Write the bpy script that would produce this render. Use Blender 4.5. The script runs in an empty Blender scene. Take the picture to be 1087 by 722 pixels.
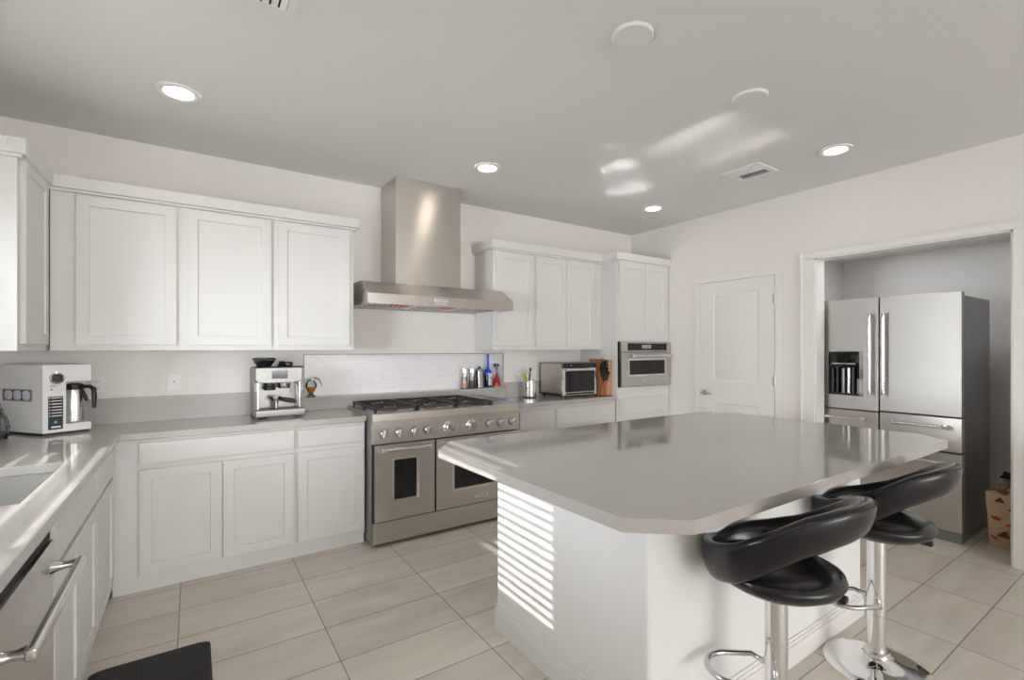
import bpy, bmesh, math, random
from mathutils import Vector, Matrix
R = math.radians
PI = math.pi
random.seed(7)
scene = bpy.context.scene
C = scene.collection

# ------------------------------------------------------------------ camera, sky, sun, daylight, exposure
cd = bpy.data.cameras.new('camera')
cam = bpy.data.objects.new('camera', cd)
C.objects.link(cam)
cam.location = (0, 0, 1.39)
cam.rotation_euler = (R(90), 0, -math.atan(338.5 / 507))
cd.sensor_width = 36
cd.lens = 507 / 1087 * 36
cd.shift_y = 9.3 / 1087
cd.clip_start = 0.02
scene.camera = cam

SUN_TAN = 0.46
H_ = 2.74
world = bpy.data.worlds.new('sky')
scene.world = world
world.use_nodes = True
bg = world.node_tree.nodes['Background']
bg.inputs[0].default_value = (0.80, 0.90, 1.0, 1)
bg.inputs[1].default_value = 2.2

sd = bpy.data.lights.new('sun', 'SUN')
sd.energy = 8.0
sd.angle = R(0.53)
sd.color = (1.0, 0.96, 0.90)
sun = bpy.data.objects.new('sun', sd)
C.objects.link(sun)
sun.rotation_euler = Vector((1.0, -0.02, -SUN_TAN)).to_track_quat('-Z', 'Y').to_euler()


def area_light(name, loc, direction, w, h, power, color=(1, 1, 1), spread=180):
    l = bpy.data.lights.new(name, 'AREA')
    l.shape = 'RECTANGLE'
    l.size, l.size_y = w, h
    l.energy = power
    l.color = color
    l.spread = R(spread)
    o = bpy.data.objects.new(name, l)
    C.objects.link(o)
    o.location = loc
    z_ = -Vector(direction).normalized()
    x_ = Vector((0, 0, 1)).cross(z_)
    x_ = x_.normalized() if x_.length > 1e-4 else Vector((1, 0, 0))
    o.rotation_euler = Matrix((x_, z_.cross(x_), z_)).transposed().to_euler()
    return o


# area lamps: daylight at the windows, and an added alcove fill
area_light('rear_window_daylight', (1.9, -8.12, 1.3), (0, 1, 1.7), 4.4, 2.2, 400, (1.0, 0.98, 0.95))
area_light('sink_window_daylight', (-1.20, 2.02, 1.45), (1, -0.2, 0.25), 0.95, 0.95, 80, (0.93, 0.97, 1.0))
area_light('alcove_fill_light', (4.85, 1.5, 2.27), (0, 0, -1), 0.3, 0.3, 4.5, (0.93, 0.97, 1.0))  # unseen lamp, added to brighten the alcove walls

# added lamps on the sill, standing in for sun reflected onto the ceiling
for gx, gz, y0, y1, tx, w_, p_ in ((-0.93, 1.03, 1.62, 2.25, 2.63, 0.03, 0.17), (-0.91, 1.03, 1.60, 2.25, 3.06, 0.03, 0.14), (-0.93, 1.03, 2.42, 2.98, 2.62, 0.03, 0.15),
                                   (-0.91, 1.03, 2.68, 3.02, 3.06, 0.03, 0.09), (-0.93, 1.03, 2.325, 2.345, 2.36, 0.06, 0.025)):
    area_light('added_glint_lamp', (gx, (y0 + y1) / 2, gz), (tx - gx, -0.05, H_ - gz), y1 - y0, w_, p_, (1.0, 0.98, 0.95), 1.4)

scene.view_settings.view_transform = 'Standard'
scene.view_settings.look = 'None'
scene.view_settings.gamma = 1
scene.view_settings.exposure = 0.02
scene.view_settings.use_curve_mapping = False
scene.cycles.blur_glossy = 0.0
scene.cycles.max_bounces = 10
scene.cycles.diffuse_bounces = 6
scene.cycles.sample_clamp_indirect = 10


# ------------------------------------------------------------------ materials
def mat(name, col, rough=0.5, metal=0.0, spec=0.5, **kw):
    m = bpy.data.materials.new(name)
    m.use_nodes = True
    b = m.node_tree.nodes['Principled BSDF']
    b.inputs['Base Color'].default_value = (*col, 1)
    b.inputs['Roughness'].default_value = rough
    b.inputs['Metallic'].default_value = metal
    b.inputs['Specular IOR Level'].default_value = spec
    for k, v in kw.items():
        b.inputs[k.replace('_', ' ')].default_value = v
    return m


def nt(m):
    return m.node_tree.nodes, m.node_tree.links, m.node_tree.nodes['Principled BSDF']


def add_bump(m, scale=(1, 1, 1), noise=200, strength=0.1, dist=0.001, detail=3):
    N, L, b = nt(m)
    tc = N.new('ShaderNodeTexCoord')
    mp = N.new('ShaderNodeMapping')
    mp.inputs['Scale'].default_value = scale
    no = N.new('ShaderNodeTexNoise')
    no.inputs['Scale'].default_value = noise
    no.inputs['Detail'].default_value = detail
    bu = N.new('ShaderNodeBump')
    bu.inputs['Strength'].default_value = strength
    bu.inputs['Distance'].default_value = dist
    L.new(tc.outputs['Object'], mp.inputs[0])
    L.new(mp.outputs[0], no.inputs['Vector'])
    L.new(no.outputs['Fac'], bu.inputs['Height'])
    L.new(bu.outputs[0], b.inputs['Normal'])
    return no


def vary(m, c1, c2, scale=(1, 1, 1), noise=8, lo=0.35, hi=0.65, detail=4):
    N, L, b = nt(m)
    tc = N.new('ShaderNodeTexCoord')
    mp = N.new('ShaderNodeMapping')
    mp.inputs['Scale'].default_value = scale
    no = N.new('ShaderNodeTexNoise')
    no.inputs['Scale'].default_value = noise
    no.inputs['Detail'].default_value = detail
    cr = N.new('ShaderNodeValToRGB')
    cr.color_ramp.elements[0].position = lo
    cr.color_ramp.elements[1].position = hi
    cr.color_ramp.elements[0].color = (*c1, 1)
    cr.color_ramp.elements[1].color = (*c2, 1)
    L.new(tc.outputs['Object'], mp.inputs[0])
    L.new(mp.outputs[0], no.inputs['Vector'])
    L.new(no.outputs['Fac'], cr.inputs[0])
    L.new(cr.outputs[0], b.inputs['Base Color'])


M = {}
M['wall'] = mat('wall_paint', (0.80, 0.775, 0.75), 0.75, spec=0.3)
add_bump(M['wall'], noise=140, strength=0.12, dist=0.001)
M['ceiling'] = mat('ceiling_paint', (0.76, 0.76, 0.75), 0.8, spec=0.2)
add_bump(M['ceiling'], noise=90, strength=0.15, dist=0.0015)
M['trim'] = mat('trim_paint', (0.80, 0.79, 0.775), 0.45)
M['cabinet'] = mat('cabinet_paint', (0.69, 0.685, 0.675), 0.38)
add_bump(M['cabinet'], noise=60, strength=0.02, dist=0.0005)
M['island'] = mat('island_paint', (0.80, 0.80, 0.80), 0.65, spec=0.3)
add_bump(M['island'], noise=140, strength=0.12, dist=0.001)
M['quartz'] = mat('grey_quartz', (0.33, 0.315, 0.30), 0.06, spec=0.7)
vary(M['quartz'], (0.43, 0.408, 0.39), (0.46, 0.437, 0.418), noise=180)
M['sill'] = mat('polished_sill', (0.55, 0.54, 0.52), 0.2, spec=1.0)
M['edge'] = mat('grey_tile_edge', (0.33, 0.32, 0.31), 0.4)
M['gap'] = mat('dark_gap', (0.01, 0.01, 0.01), 0.8)


def steel(name, col, rough, aniso=0.9, rot=0.25):
    m = mat(name, col, rough, 1.0)
    N, L, b = nt(m)
    b.inputs['Anisotropic'].default_value = aniso
    b.inputs['Anisotropic Rotation'].default_value = rot
    tg = N.new('ShaderNodeTangent')
    tg.direction_type = 'RADIAL'
    tg.axis = 'Z'
    L.new(tg.outputs[0], b.inputs['Tangent'])
    tc = N.new('ShaderNodeTexCoord')
    mp = N.new('ShaderNodeMapping')
    mp.inputs['Scale'].default_value = (1.5, 1.5, 220)
    no = N.new('ShaderNodeTexNoise')
    no.inputs['Scale'].default_value = 5
    mr = N.new('ShaderNodeMapRange')
    mr.inputs['To Min'].default_value = rough - 0.05
    mr.inputs['To Max'].default_value = rough + 0.08
    L.new(tc.outputs['Object'], mp.inputs[0])
    L.new(mp.outputs[0], no.inputs['Vector'])
    L.new(no.outputs['Fac'], mr.inputs['Value'])
    L.new(mr.outputs[0], b.inputs['Roughness'])
    return m


M['steel'] = steel('brushed_steel', (0.60, 0.57, 0.54), 0.32)
M['steel_v'] = steel('brushed_steel_panel', (0.53, 0.515, 0.495), 0.44, 0.6)
M['steel_side'] = mat('grey_steel_side', (0.30, 0.30, 0.30), 0.32, 0.85)
M['steel_light'] = mat('satin_steel', (0.72, 0.71, 0.70), 0.2, 1.0)
M['chrome'] = mat('chrome', (0.86, 0.86, 0.87), 0.05, 1.0)
M['chrome_dark'] = mat('chrome_tube', (0.62, 0.62, 0.64), 0.12, 1.0)
M['steel_mid'] = mat('polished_steel', (0.27, 0.265, 0.26), 0.34, 1.0)
M['iron'] = mat('cast_iron', (0.025, 0.025, 0.028), 0.5)
add_bump(M['iron'], noise=300, strength=0.2, dist=0.0005)
M['burner'] = mat('burner_bronze', (0.36, 0.17, 0.09), 0.45, 0.5)
M['griddle'] = mat('griddle_steel', (0.55, 0.57, 0.62), 0.18, 1.0)
M['black_glass'] = mat('black_glass', (0.008, 0.008, 0.009), 0.04)
M['black'] = mat('black_plastic', (0.015, 0.015, 0.016), 0.32)
M['black_matte'] = mat('black_rubber', (0.006, 0.006, 0.006), 0.65)
add_bump(M['black_matte'], noise=220, strength=0.2, dist=0.0006)
M['leather'] = mat('black_leather', (0.010, 0.0105, 0.013), 0.23)
add_bump(M['leather'], noise=240, strength=0.12, dist=0.0006)
M['seam'] = mat('seam_thread', (0.03, 0.03, 0.035), 0.6)
M['white_plastic'] = mat('white_plastic', (0.80, 0.80, 0.80), 0.3)
M['white'] = mat('white_print', (0.85, 0.85, 0.85), 0.5)
M['grey_plastic'] = mat('grey_plastic', (0.25, 0.25, 0.26), 0.4)
M['ball'] = mat('white_pod', (0.62, 0.62, 0.70), 0.5)
M['teal'] = mat('teal_print', (0.15, 0.55, 0.60), 0.5)
M['screen'] = mat('dark_screen', (0.03, 0.035, 0.045), 0.12)
M['display'] = mat('grey_display', (0.35, 0.36, 0.37), 0.2)
M['red'] = mat('red_sticker', (0.65, 0.02, 0.02), 0.45)
M['badge'] = mat('badge_plate', (0.72, 0.72, 0.72), 0.25, 0.8)
M['ink'] = mat('dark_ink', (0.05, 0.05, 0.06), 0.5)
M['green'] = mat('green_silicone', (0.30, 0.52, 0.03), 0.4)
M['cream'] = mat('cream_plastic', (0.58, 0.60, 0.46), 0.4)
M['honey'] = mat('amber_honey', (0.75, 0.25, 0.01), 0.1)
M['pink_salt'] = mat('pink_salt', (0.75, 0.42, 0.36), 0.7)
M['pepper'] = mat('peppercorns', (0.10, 0.085, 0.08), 0.7)
M['red_glass'] = mat('red_glass', (0.50, 0.015, 0.03), 0.1)
M['blue'] = mat('cobalt_glass', (0.02, 0.10, 0.75), 0.06, Transmission_Weight=0.35)
M['navy'] = mat('dark_blue_liquid', (0.01, 0.012, 0.04), 0.1)
M['label'] = mat('paper_label', (0.70, 0.71, 0.72), 0.6)
M['brass'] = mat('pale_brass', (0.70, 0.62, 0.45), 0.3, 0.7)
M['nickel'] = mat('satin_nickel', (0.55, 0.52, 0.47), 0.28, 1.0)
M['wood'] = mat('cherry_wood', (0.40, 0.13, 0.05), 0.3)
vary(M['wood'], (0.22, 0.05, 0.018), (0.58, 0.25, 0.11), scale=(14, 14, 1.2), noise=3)
M['wood_light'] = mat('acacia_wood', (0.5, 0.22, 0.1), 0.3)
vary(M['wood_light'], (0.40, 0.15, 0.06), (0.66, 0.34, 0.18), scale=(14, 14, 1.2), noise=3)
M['slat'] = mat('blind_slat', (0.85, 0.85, 0.83), 0.5)
M['kraft'] = mat('kraft_paper', (0.66, 0.46, 0.29), 0.75)
M['kraft2'] = mat('kraft_paper_dark', (0.46, 0.31, 0.19), 0.75)
M['white_paper'] = mat('white_paper', (0.72, 0.70, 0.68), 0.7)
M['black_paper'] = mat('black_paper', (0.012, 0.012, 0.014), 0.6)
M['dark_print'] = mat('brown_print', (0.13, 0.055, 0.03), 0.7)
M['red_print'] = mat('red_print', (0.55, 0.05, 0.04), 0.7)
M['lampglow'] = mat('lamp_lens', (1, 1, 1), 0.5, Emission_Color=(1.0, 0.86, 0.70, 1), Emission_Strength=24.0)
M['sink'] = mat('sink_composite', (0.40, 0.40, 0.39), 0.3)


def glass(name, col=(1, 1, 1), refl=0.12, rough=0.03):
    m = bpy.data.materials.new(name)
    m.use_nodes = True
    N, L = m.node_tree.nodes, m.node_tree.links
    N.clear()
    out = N.new('ShaderNodeOutputMaterial')
    mx = N.new('ShaderNodeMixShader')
    fr = N.new('ShaderNodeLayerWeight')
    fr.inputs[0].default_value = refl + 0.15
    t = N.new('ShaderNodeBsdfTransparent')
    t.inputs[0].default_value = (*col, 1)
    g = N.new('ShaderNodeBsdfGlossy')
    g.inputs['Roughness'].default_value = rough
    L.new(fr.outputs['Fresnel'], mx.inputs[0])
    L.new(t.outputs[0], mx.inputs[1])
    L.new(g.outputs[0], mx.inputs[2])
    L.new(mx.outputs[0], out.inputs[0])
    return m


M['pane'] = glass('window_pane', refl=0.0)
M['glass'] = glass('clear_glass', (0.93, 0.95, 0.95), 0.15)
M['smoke_glass'] = glass('oven_glass', (0.55, 0.57, 0.58), 0.25)


def floor_material():
    m = mat('porcelain_tile', (0.5, 0.46, 0.42), 0.32)
    N, L, b = nt(m)
    tc = N.new('ShaderNodeTexCoord')
    mp = N.new('ShaderNodeMapping')
    mp.inputs['Location'].default_value = (0.06 + 0.607 * 20, -0.104 + 0.298 * 40, 0)
    L.new(tc.outputs['Object'], mp.inputs[0])
    br = N.new('ShaderNodeTexBrick')
    br.offset = 0.0
    br.squash = 1.0
    br.inputs['Scale'].default_value = 1.0
    br.inputs['Mortar Size'].default_value = 0.0028
    br.inputs['Mortar Smooth'].default_value = 0.2
    br.inputs['Brick Width'].default_value = 0.607
    br.inputs['Row Height'].default_value = 0.298
    br.inputs['Color1'].default_value = (0.0, 0.0, 0.0, 1)
    br.inputs['Color2'].default_value = (1.0, 1.0, 1.0, 1)
    br.inputs['Mortar'].default_value = (0.5, 0.5, 0.5, 1)
    L.new(mp.outputs[0], br.inputs['Vector'])
    # per tile offset of the vein noise
    sep = N.new('ShaderNodeVectorMath')
    sep.operation = 'SCALE'
    sep.inputs['Scale'].default_value = 9.0
    L.new(br.outputs['Color'], sep.inputs[0])
    ad = N.new('ShaderNodeVectorMath')
    ad.operation = 'ADD'
    rot = N.new('ShaderNodeMapping')
    rot.inputs['Rotation'].default_value = (0, 0, R(36))
    rot.inputs['Scale'].default_value = (0.7, 4.2, 1)
    L.new(tc.outputs['Object'], rot.inputs[0])
    L.new(rot.outputs[0], ad.inputs[0])
    L.new(sep.outputs[0], ad.inputs[1])
    no = N.new('ShaderNodeTexNoise')
    no.inputs['Scale'].default_value = 2.6
    no.inputs['Detail'].default_value = 5
    no.inputs['Distortion'].default_value = 0.6
    L.new(ad.outputs[0], no.inputs['Vector'])
    cr = N.new('ShaderNodeValToRGB')
    cr.color_ramp.elements[0].position = 0.3
    cr.color_ramp.elements[1].position = 0.7
    cr.color_ramp.elements[0].color = (0.62, 0.56, 0.495, 1)
    cr.color_ramp.elements[1].color = (0.74, 0.685, 0.62, 1)
    L.new(no.outputs['Fac'], cr.inputs[0])
    hs = N.new('ShaderNodeHueSaturation')
    mr = N.new('ShaderNodeMapRange')
    mr.inputs['To Min'].default_value = 0.93
    mr.inputs['To Max'].default_value = 1.06
    L.new(br.outputs['Color'], mr.inputs['Value'])
    L.new(mr.outputs[0], hs.inputs['Value'])
    L.new(cr.outputs[0], hs.inputs['Color'])
    mx = N.new('ShaderNodeMix')
    mx.data_type = 'RGBA'
    L.new(br.outputs['Fac'], mx.inputs[0])
    L.new(hs.outputs[0], mx.inputs[6])
    mx.inputs[7].default_value = (0.27, 0.24, 0.21, 1)
    L.new(mx.outputs[2], b.inputs['Base Color'])
    bu = N.new('ShaderNodeBump')
    bu.invert = True
    bu.inputs['Strength'].default_value = 0.6
    bu.inputs['Distance'].default_value = 0.0015
    L.new(br.outputs['Fac'], bu.inputs['Height'])
    L.new(bu.outputs[0], b.inputs['Normal'])
    return m


M['tile'] = floor_material()


def mosaic_material():
    m = mat('white_mosaic', (0.8, 0.8, 0.82), 0.25)
    N, L, b = nt(m)
    tc = N.new('ShaderNodeTexCoord')
    mp = N.new('ShaderNodeMapping')
    mp.inputs['Rotation'].default_value = (R(90), 0, 0)
    L.new(tc.outputs['Object'], mp.inputs[0])
    br = N.new('ShaderNodeTexBrick')
    br.inputs['Scale'].default_value = 1.0
    br.inputs['Brick Width'].default_value = 0.05
    br.inputs['Row Height'].default_value = 0.016
    br.inputs['Mortar Size'].default_value = 0.0011
    br.inputs['Color1'].default_value = (0.83, 0.82, 0.84, 1)
    br.inputs['Color2'].default_value = (0.88, 0.875, 0.885, 1)
    br.inputs['Mortar'].default_value = (0.72, 0.71, 0.73, 1)
    L.new(mp.outputs[0], br.inputs['Vector'])
    L.new(br.outputs['Color'], b.inputs['Base Color'])
    return m


M['mosaic'] = mosaic_material()


# ------------------------------------------------------------------ mesh helpers
class B:
    """collects shapes into one mesh"""

    def __init__(self):
        self.bm = bmesh.new()
        self.bevelled = False

    def _merge(self, t):
        me = bpy.data.meshes.new('t')
        t.to_mesh(me)
        t.free()
        self.bm.from_mesh(me)
        bpy.data.meshes.remove(me)

    def box(self, x0, x1, y0, y1, z0, z1, bev=0.0, seg=2, rot=None, pivot=None):
        t = bmesh.new()
        bmesh.ops.create_cube(t, size=1)
        for v in t.verts:
            v.co = Vector(((x0 + x1) / 2 + v.co.x * (x1 - x0), (y0 + y1) / 2 + v.co.y * (y1 - y0),
                           (z0 + z1) / 2 + v.co.z * (z1 - z0)))
        if bev > 0:
            self.bevelled = True
            bmesh.ops.bevel(t, geom=t.edges[:], offset=bev, segments=seg, profile=0.5, affect='EDGES')
        if rot is not None:
            pv = Vector(pivot) if pivot else Vector(((x0 + x1) / 2, (y0 + y1) / 2, (z0 + z1) / 2))
            bmesh.ops.transform(t, matrix=Matrix.Translation(pv) @ rot.to_4x4() @ Matrix.Translation(-pv), verts=t.verts)
        self._merge(t)
        return self

    def cyl(self, p0, p1, r0, r1=None, n=24, cap=True):
        r1 = r0 if r1 is None else r1
        p0, p1 = Vector(p0), Vector(p1)
        d = p1 - p0
        t = bmesh.new()
        bmesh.ops.create_cone(t, cap_ends=cap, segments=n, radius1=r0, radius2=r1, depth=d.length)
        q = d.to_track_quat('Z', 'Y')
        bmesh.ops.transform(t, matrix=Matrix.Translation((p0 + p1) / 2) @ q.to_matrix().to_4x4(), verts=t.verts)
        self._merge(t)
        return self

    def lathe(self, prof, c=(0, 0, 0), n=32, axis='Z', cap=True):
        bm = self.bm
        rings = []
        for r, z in prof:
            ring = []
            for k in range(n):
                a = 2 * PI * k / n
                p = (r * math.cos(a), r * math.sin(a), z)
                if axis == 'Y':
                    p = (p[0], p[2], p[1])
                elif axis == 'X':
                    p = (p[2], p[0], p[1])
                ring.append(bm.verts.new(Vector(p) + Vector(c)))
            rings.append(ring)
        for i in range(len(rings) - 1):
            for k in range(n):
                f = (rings[i][k], rings[i][(k + 1) % n], rings[i + 1][(k + 1) % n], rings[i + 1][k])
                bm.faces.new(f if axis != 'Y' else f[::-1])
        if cap:
            bm.faces.new(rings[0][::-1])
            bm.faces.new(rings[-1])
        return self

    def tube(self, pts, r, closed=False, n=12):
        bm = self.bm
        pts = [Vector(p) for p in pts]
        m = len(pts)
        rings = []
        prev = None
        for i, p in enumerate(pts):
            if closed:
                d = pts[(i + 1) % m] - pts[i - 1]
            else:
                d = pts[min(i + 1, m - 1)] - pts[max(i - 1, 0)]
            d.normalize()
            if prev is None:
                u = d.orthogonal().normalized()
            else:
                u = (prev - d * prev.dot(d)).normalized()
            prev = u
            w = d.cross(u)
            rr = r[i] if isinstance(r, (list, tuple)) else r
            rings.append([bm.verts.new(p + u * rr * math.cos(2 * PI * k / n) + w * rr * math.sin(2 * PI * k / n)) for k in range(n)])
        for i in range(m if closed else m - 1):
            a, b = rings[i], rings[(i + 1) % m]
            for k in range(n):
                bm.faces.new((a[k], a[(k + 1) % n], b[(k + 1) % n], b[k]))
        if not closed:
            bm.faces.new(rings[0][::-1])
            bm.faces.new(rings[-1])
        return self

    def prism(self, poly, z0, z1, plane='xy', bev=0.0):
        """poly swept from z0 to z1 along the axis missing from plane"""
        t = bmesh.new()

        def P(a, b, c):
            return {'xy': (a, b, c), 'xz': (a, c, b), 'yz': (c, a, b)}[plane]
        lo = [t.verts.new(P(a, b, z0)) for a, b in poly]
        hi = [t.verts.new(P(a, b, z1)) for a, b in poly]
        n = len(poly)
        t.faces.new(lo)
        t.faces.new(hi[::-1])
        for i in range(n):
            t.faces.new((lo[i], hi[i], hi[(i + 1) % n], lo[(i + 1) % n]))
        bmesh.ops.recalc_face_normals(t, faces=t.faces)
        if bev > 0:
            self.bevelled = True
            bmesh.ops.bevel(t, geom=t.edges[:], offset=bev, segments=2, profile=0.5, affect='EDGES')
        self._merge(t)
        return self

    def holed(self, x0, x1, z0, z1, holes, y0, y1):
        """a slab in the xz plane between y0 and y1 with rectangular holes (hx0,hx1,hz0,hz1)"""
        xs = sorted({x0, x1, *[h[0] for h in holes], *[h[1] for h in holes]})
        zs = sorted({z0, z1, *[h[2] for h in holes], *[h[3] for h in holes]})
        t = bmesh.new()
        fr = {}

        def V(x, z, y):
            k = (x, z, y)
            if k not in fr:
                fr[k] = t.verts.new((x, y, z))
            return fr[k]

        def solid(i, j):
            if i < 0 or j < 0 or i >= len(xs) - 1 or j >= len(zs) - 1:
                return False
            cx, cz = (xs[i] + xs[i + 1]) / 2, (zs[j] + zs[j + 1]) / 2
            return not any(h[0] < cx < h[1] and h[2] < cz < h[3] for h in holes)
        for i in range(len(xs) - 1):
            for j in range(len(zs) - 1):
                if not solid(i, j):
                    continue
                a, b, c, d = xs[i], xs[i + 1], zs[j], zs[j + 1]
                for y in (y0, y1):
                    t.faces.new((V(a, c, y), V(b, c, y), V(b, d, y), V(a, d, y)))
                for (di, dj, p, q) in ((-1, 0, (a, c), (a, d)), (1, 0, (b, c), (b, d)), (0, -1, (a, c), (b, c)), (0, 1, (a, d), (b, d))):
                    if not solid(i + di, j + dj):
                        t.faces.new((V(*p, y0), V(*q, y0), V(*q, y1), V(*p, y1)))
        bmesh.ops.recalc_face_normals(t, faces=t.faces)
        self._merge(t)
        return self

    def shaker(self, x0, x1, z0, z1, y=0.0, t=0.02, rail=0.058, rec=0.008):
        """door leaf with a recessed flat panel; front at y - t, facing -y"""
        T = bmesh.new()
        f = y - t
        c = 0.003

        def ring(d, yy):
            return [T.verts.new(p) for p in ((x0 + d, yy, z0 + d), (x1 - d, yy, z0 + d), (x1 - d, yy, z1 - d), (x0 + d, yy, z1 - d))]
        rs = [ring(0, y), ring(0, f + 0.0015), ring(0.0015, f), ring(rail, f), ring(rail + c, f + rec), ]
        for a, b in zip(rs, rs[1:]):
            for i in range(4):
                T.faces.new((a[i], a[(i + 1) % 4], b[(i + 1) % 4], b[i]))
        T.faces.new(rs[-1])
        T.faces.new(rs[0][::-1])
        bmesh.ops.recalc_face_normals(T, faces=T.faces)
        self._merge(T)
        return self

    def xf(self, mtx):
        bmesh.ops.transform(self.bm, matrix=mtx, verts=self.bm.verts)
        return self

    def make(self, name, m, parent=None, loc=None, rotz=None, smooth=35, label=None, sub=0, solid=0):
        me = bpy.data.meshes.new(name)
        self.bm.to_mesh(me)
        self.bm.free()
        for mm in (m if isinstance(m, (list, tuple)) else [m]):
            me.materials.append(mm)
        if smooth:
            for p in me.polygons:
                p.use_smooth = True
            me.set_sharp_from_angle(angle=R(smooth))
        o = bpy.data.objects.new(name, me)
        C.objects.link(o)
        if parent is not None:
            o.parent = parent
        if loc is not None:
            o.location = loc
        if rotz is not None:
            o.rotation_euler = (0, 0, rotz)
        if solid:
            so = o.modifiers.new('thickness', 'SOLIDIFY')
            so.thickness = solid
            so.offset = 0
        if self.bevelled and smooth:
            wn_ = o.modifiers.new('weighted_normal', 'WEIGHTED_NORMAL')
            wn_.keep_sharp = True
            wn_.weight = 80
        if sub:
            s = o.modifiers.new('subdivision', 'SUBSURF')
            s.levels = s.render_levels = sub
        if label:
            o['label'] = label
        return o


def thing(name, label, cat, loc=(0, 0, 0), rotz=0, group=None):
    o = bpy.data.objects.new(name, None)
    o.empty_display_size = 0.05
    C.objects.link(o)
    o.location = loc
    o.rotation_euler = (0, 0, rotz)
    o['label'] = label
    o['category'] = cat
    if group:
        o['group'] = group
    return o


def tag(o, label, cat, group=None, kind=None):
    o['label'] = label
    o['category'] = cat
    if group:
        o['group'] = group
    if kind:
        o['kind'] = kind
    return o


def struct(name, b, m, parent=None, **kw):
    o = b.make(name, m, parent, **kw)
    if parent is None:
        o['kind'] = 'structure'
    return o


def dup(root, loc, rotz, label, group=None):
    r = root.copy()
    C.objects.link(r)
    r.location = loc
    r.rotation_euler = (0, 0, rotz)
    r['label'] = label
    if group:
        r['group'] = group
    for ch in list(root.children):
        c = ch.copy()
        C.objects.link(c)
        c.parent = r
        for g in list(ch.children):
            d = g.copy()
            C.objects.link(d)
            d.parent = c
    return r


def lettering(text, size, m, parent, loc, rot=(R(90), 0, 0), name='lettering', extrude=0.0004):
    cu = bpy.data.curves.new('t', 'FONT')
    cu.body = text
    cu.size = size
    cu.extrude = extrude
    cu.align_x = 'CENTER'
    cu.align_y = 'CENTER'
    cu.resolution_u = 2
    to = bpy.data.objects.new('t', cu)
    C.objects.link(to)
    bpy.context.view_layer.update()
    me = bpy.data.meshes.new_from_object(to)
    bpy.data.objects.remove(to)
    me.name = name
    me.materials.clear()
    me.materials.append(m)
    o = bpy.data.objects.new(name, me)
    C.objects.link(o)
    o.parent = parent
    o.location = loc
    o.rotation_euler = rot
    return o


# ------------------------------------------------------------------ the setting
XL, XR, YB, YF, H = -0.97, 4.34, 3.95, -8.0, 2.74
WT = 0.14
AX, AY0, AY1, AH = 5.6, 0.45, 2.21, 2.28          # the refrigerator alcove beyond the right wall
OY0, OY1, OZ = 0.756, 1.922, 2.15                  # its opening

struct('floor', B().box(XL - 0.2, AX + 0.2, YF - 0.2, YB + 0.3, -0.1, 0.0), M['tile'])
struct('ceiling', B().box(XL - 0.2, XR + WT, YF - 0.2, YB + 0.3, H, H + 0.1), M['ceiling'])
NX0, NX1, NZ0, NZ1, NY = 0.712, 2.53, 1.015, 1.342, 4.05
struct('wall_back', B().holed(XL - 0.2, XR + WT, 0, H, [(NX0, NX1, NZ0 - 0.03, NZ1)], YB, YB + 0.1), M['wall'])
struct('wall_niche', B().box(NX0 - 0.05, NX1 + 0.05, NY, NY + 0.05, NZ0 - 0.08, NZ1 + 0.05), M['mosaic'])
struct('trim_4', B().holed(NX0 - 0.007, NX1 + 0.007, NZ0, NZ1 + 0.007, [(NX0, NX1, NZ0 - 0.001, NZ1)], YB - 0.004, YB + 0.004), M['edge'])
# left wall with the window over the sink
W1 = (1.585, 3.05, 1.00, 2.00)
wl = B().holed(YF - 0.2, YB + 0.1, 0, H, [W1], 0, WT)
wl.xf(Matrix.Translation((XL, 0, 0)) @ Matrix.Rotation(R(90), 4, 'Z'))
struct('wall_left', wl, M['wall'])
# right wall with the opening to the alcove
wr = B().holed(YF - 0.2, YB + 0.1, 0, H, [(OY0, OY1, -0.001, OZ)], 0, WT)
wr.xf(Matrix.Translation((XR + WT, 0, 0)) @ Matrix.Rotation(R(90), 4, 'Z'))
struct('wall_right', wr, M['wall'])
struct('wall_front', B().holed(XL - 0.2, XR + WT, 0, H, [(-0.3, 4.1, 0.12, 2.4)], YF - 0.1, YF), M['wall'])
struct('wall_alcove_back', B().box(AX, AX + 0.1, AY0 - 0.1, AY1 + 0.1, 0, AH + 0.1), M['wall'])
struct('wall_alcove_left', B().box(XR + WT, AX, AY1, AY1 + 0.1, 0, AH + 0.1), M['wall'])
struct('wall_alcove_right', B().box(XR + WT, AX, AY0 - 0.1, AY0, 0, AH + 0.1), M['wall'])
struct('ceiling_alcove', B().box(XR + WT, AX, AY0, AY1, AH, AH + 0.1), M['wall'])


def window(name, y0, y1, z0, z1, x, bars):
    f = struct(name, B().holed(y0, y1, z0, z1, [(y0 + 0.045, y1 - 0.045, z0 + 0.045, z1 - 0.045)], -0.03, 0.03)
               .xf(Matrix.Translation((x, 0, 0)) @ Matrix.Rotation(R(90), 4, 'Z')), M['trim'])
    struct('pane', B().box(x - 0.004, x + 0.004, y0 + 0.04, y1 - 0.04, z0 + 0.04, z1 - 0.04), M['pane'], f)
    return f


window('window_1', W1[0], W1[1], W1[2], W1[3], XL - 0.10, 0)
f3 = struct('window_2', B().holed(-0.3, 4.1, 0.12, 2.4, [(-0.24, 1.86, 0.2, 2.34), (1.94, 4.04, 0.2, 2.34)], YF - 0.08, YF - 0.02), M['trim'])
struct('pane', B().box(-0.26, 4.06, YF - 0.055, YF - 0.05, 0.18, 2.36), M['pane'], f3)
# window sill over the sink
struct('trim_1', B().box(XL - 0.13, XL + 0.025, W1[0] - 0.02, W1[1] + 0.02, W1[2] - 0.025, W1[2], 0.003), M['sill'])

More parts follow.
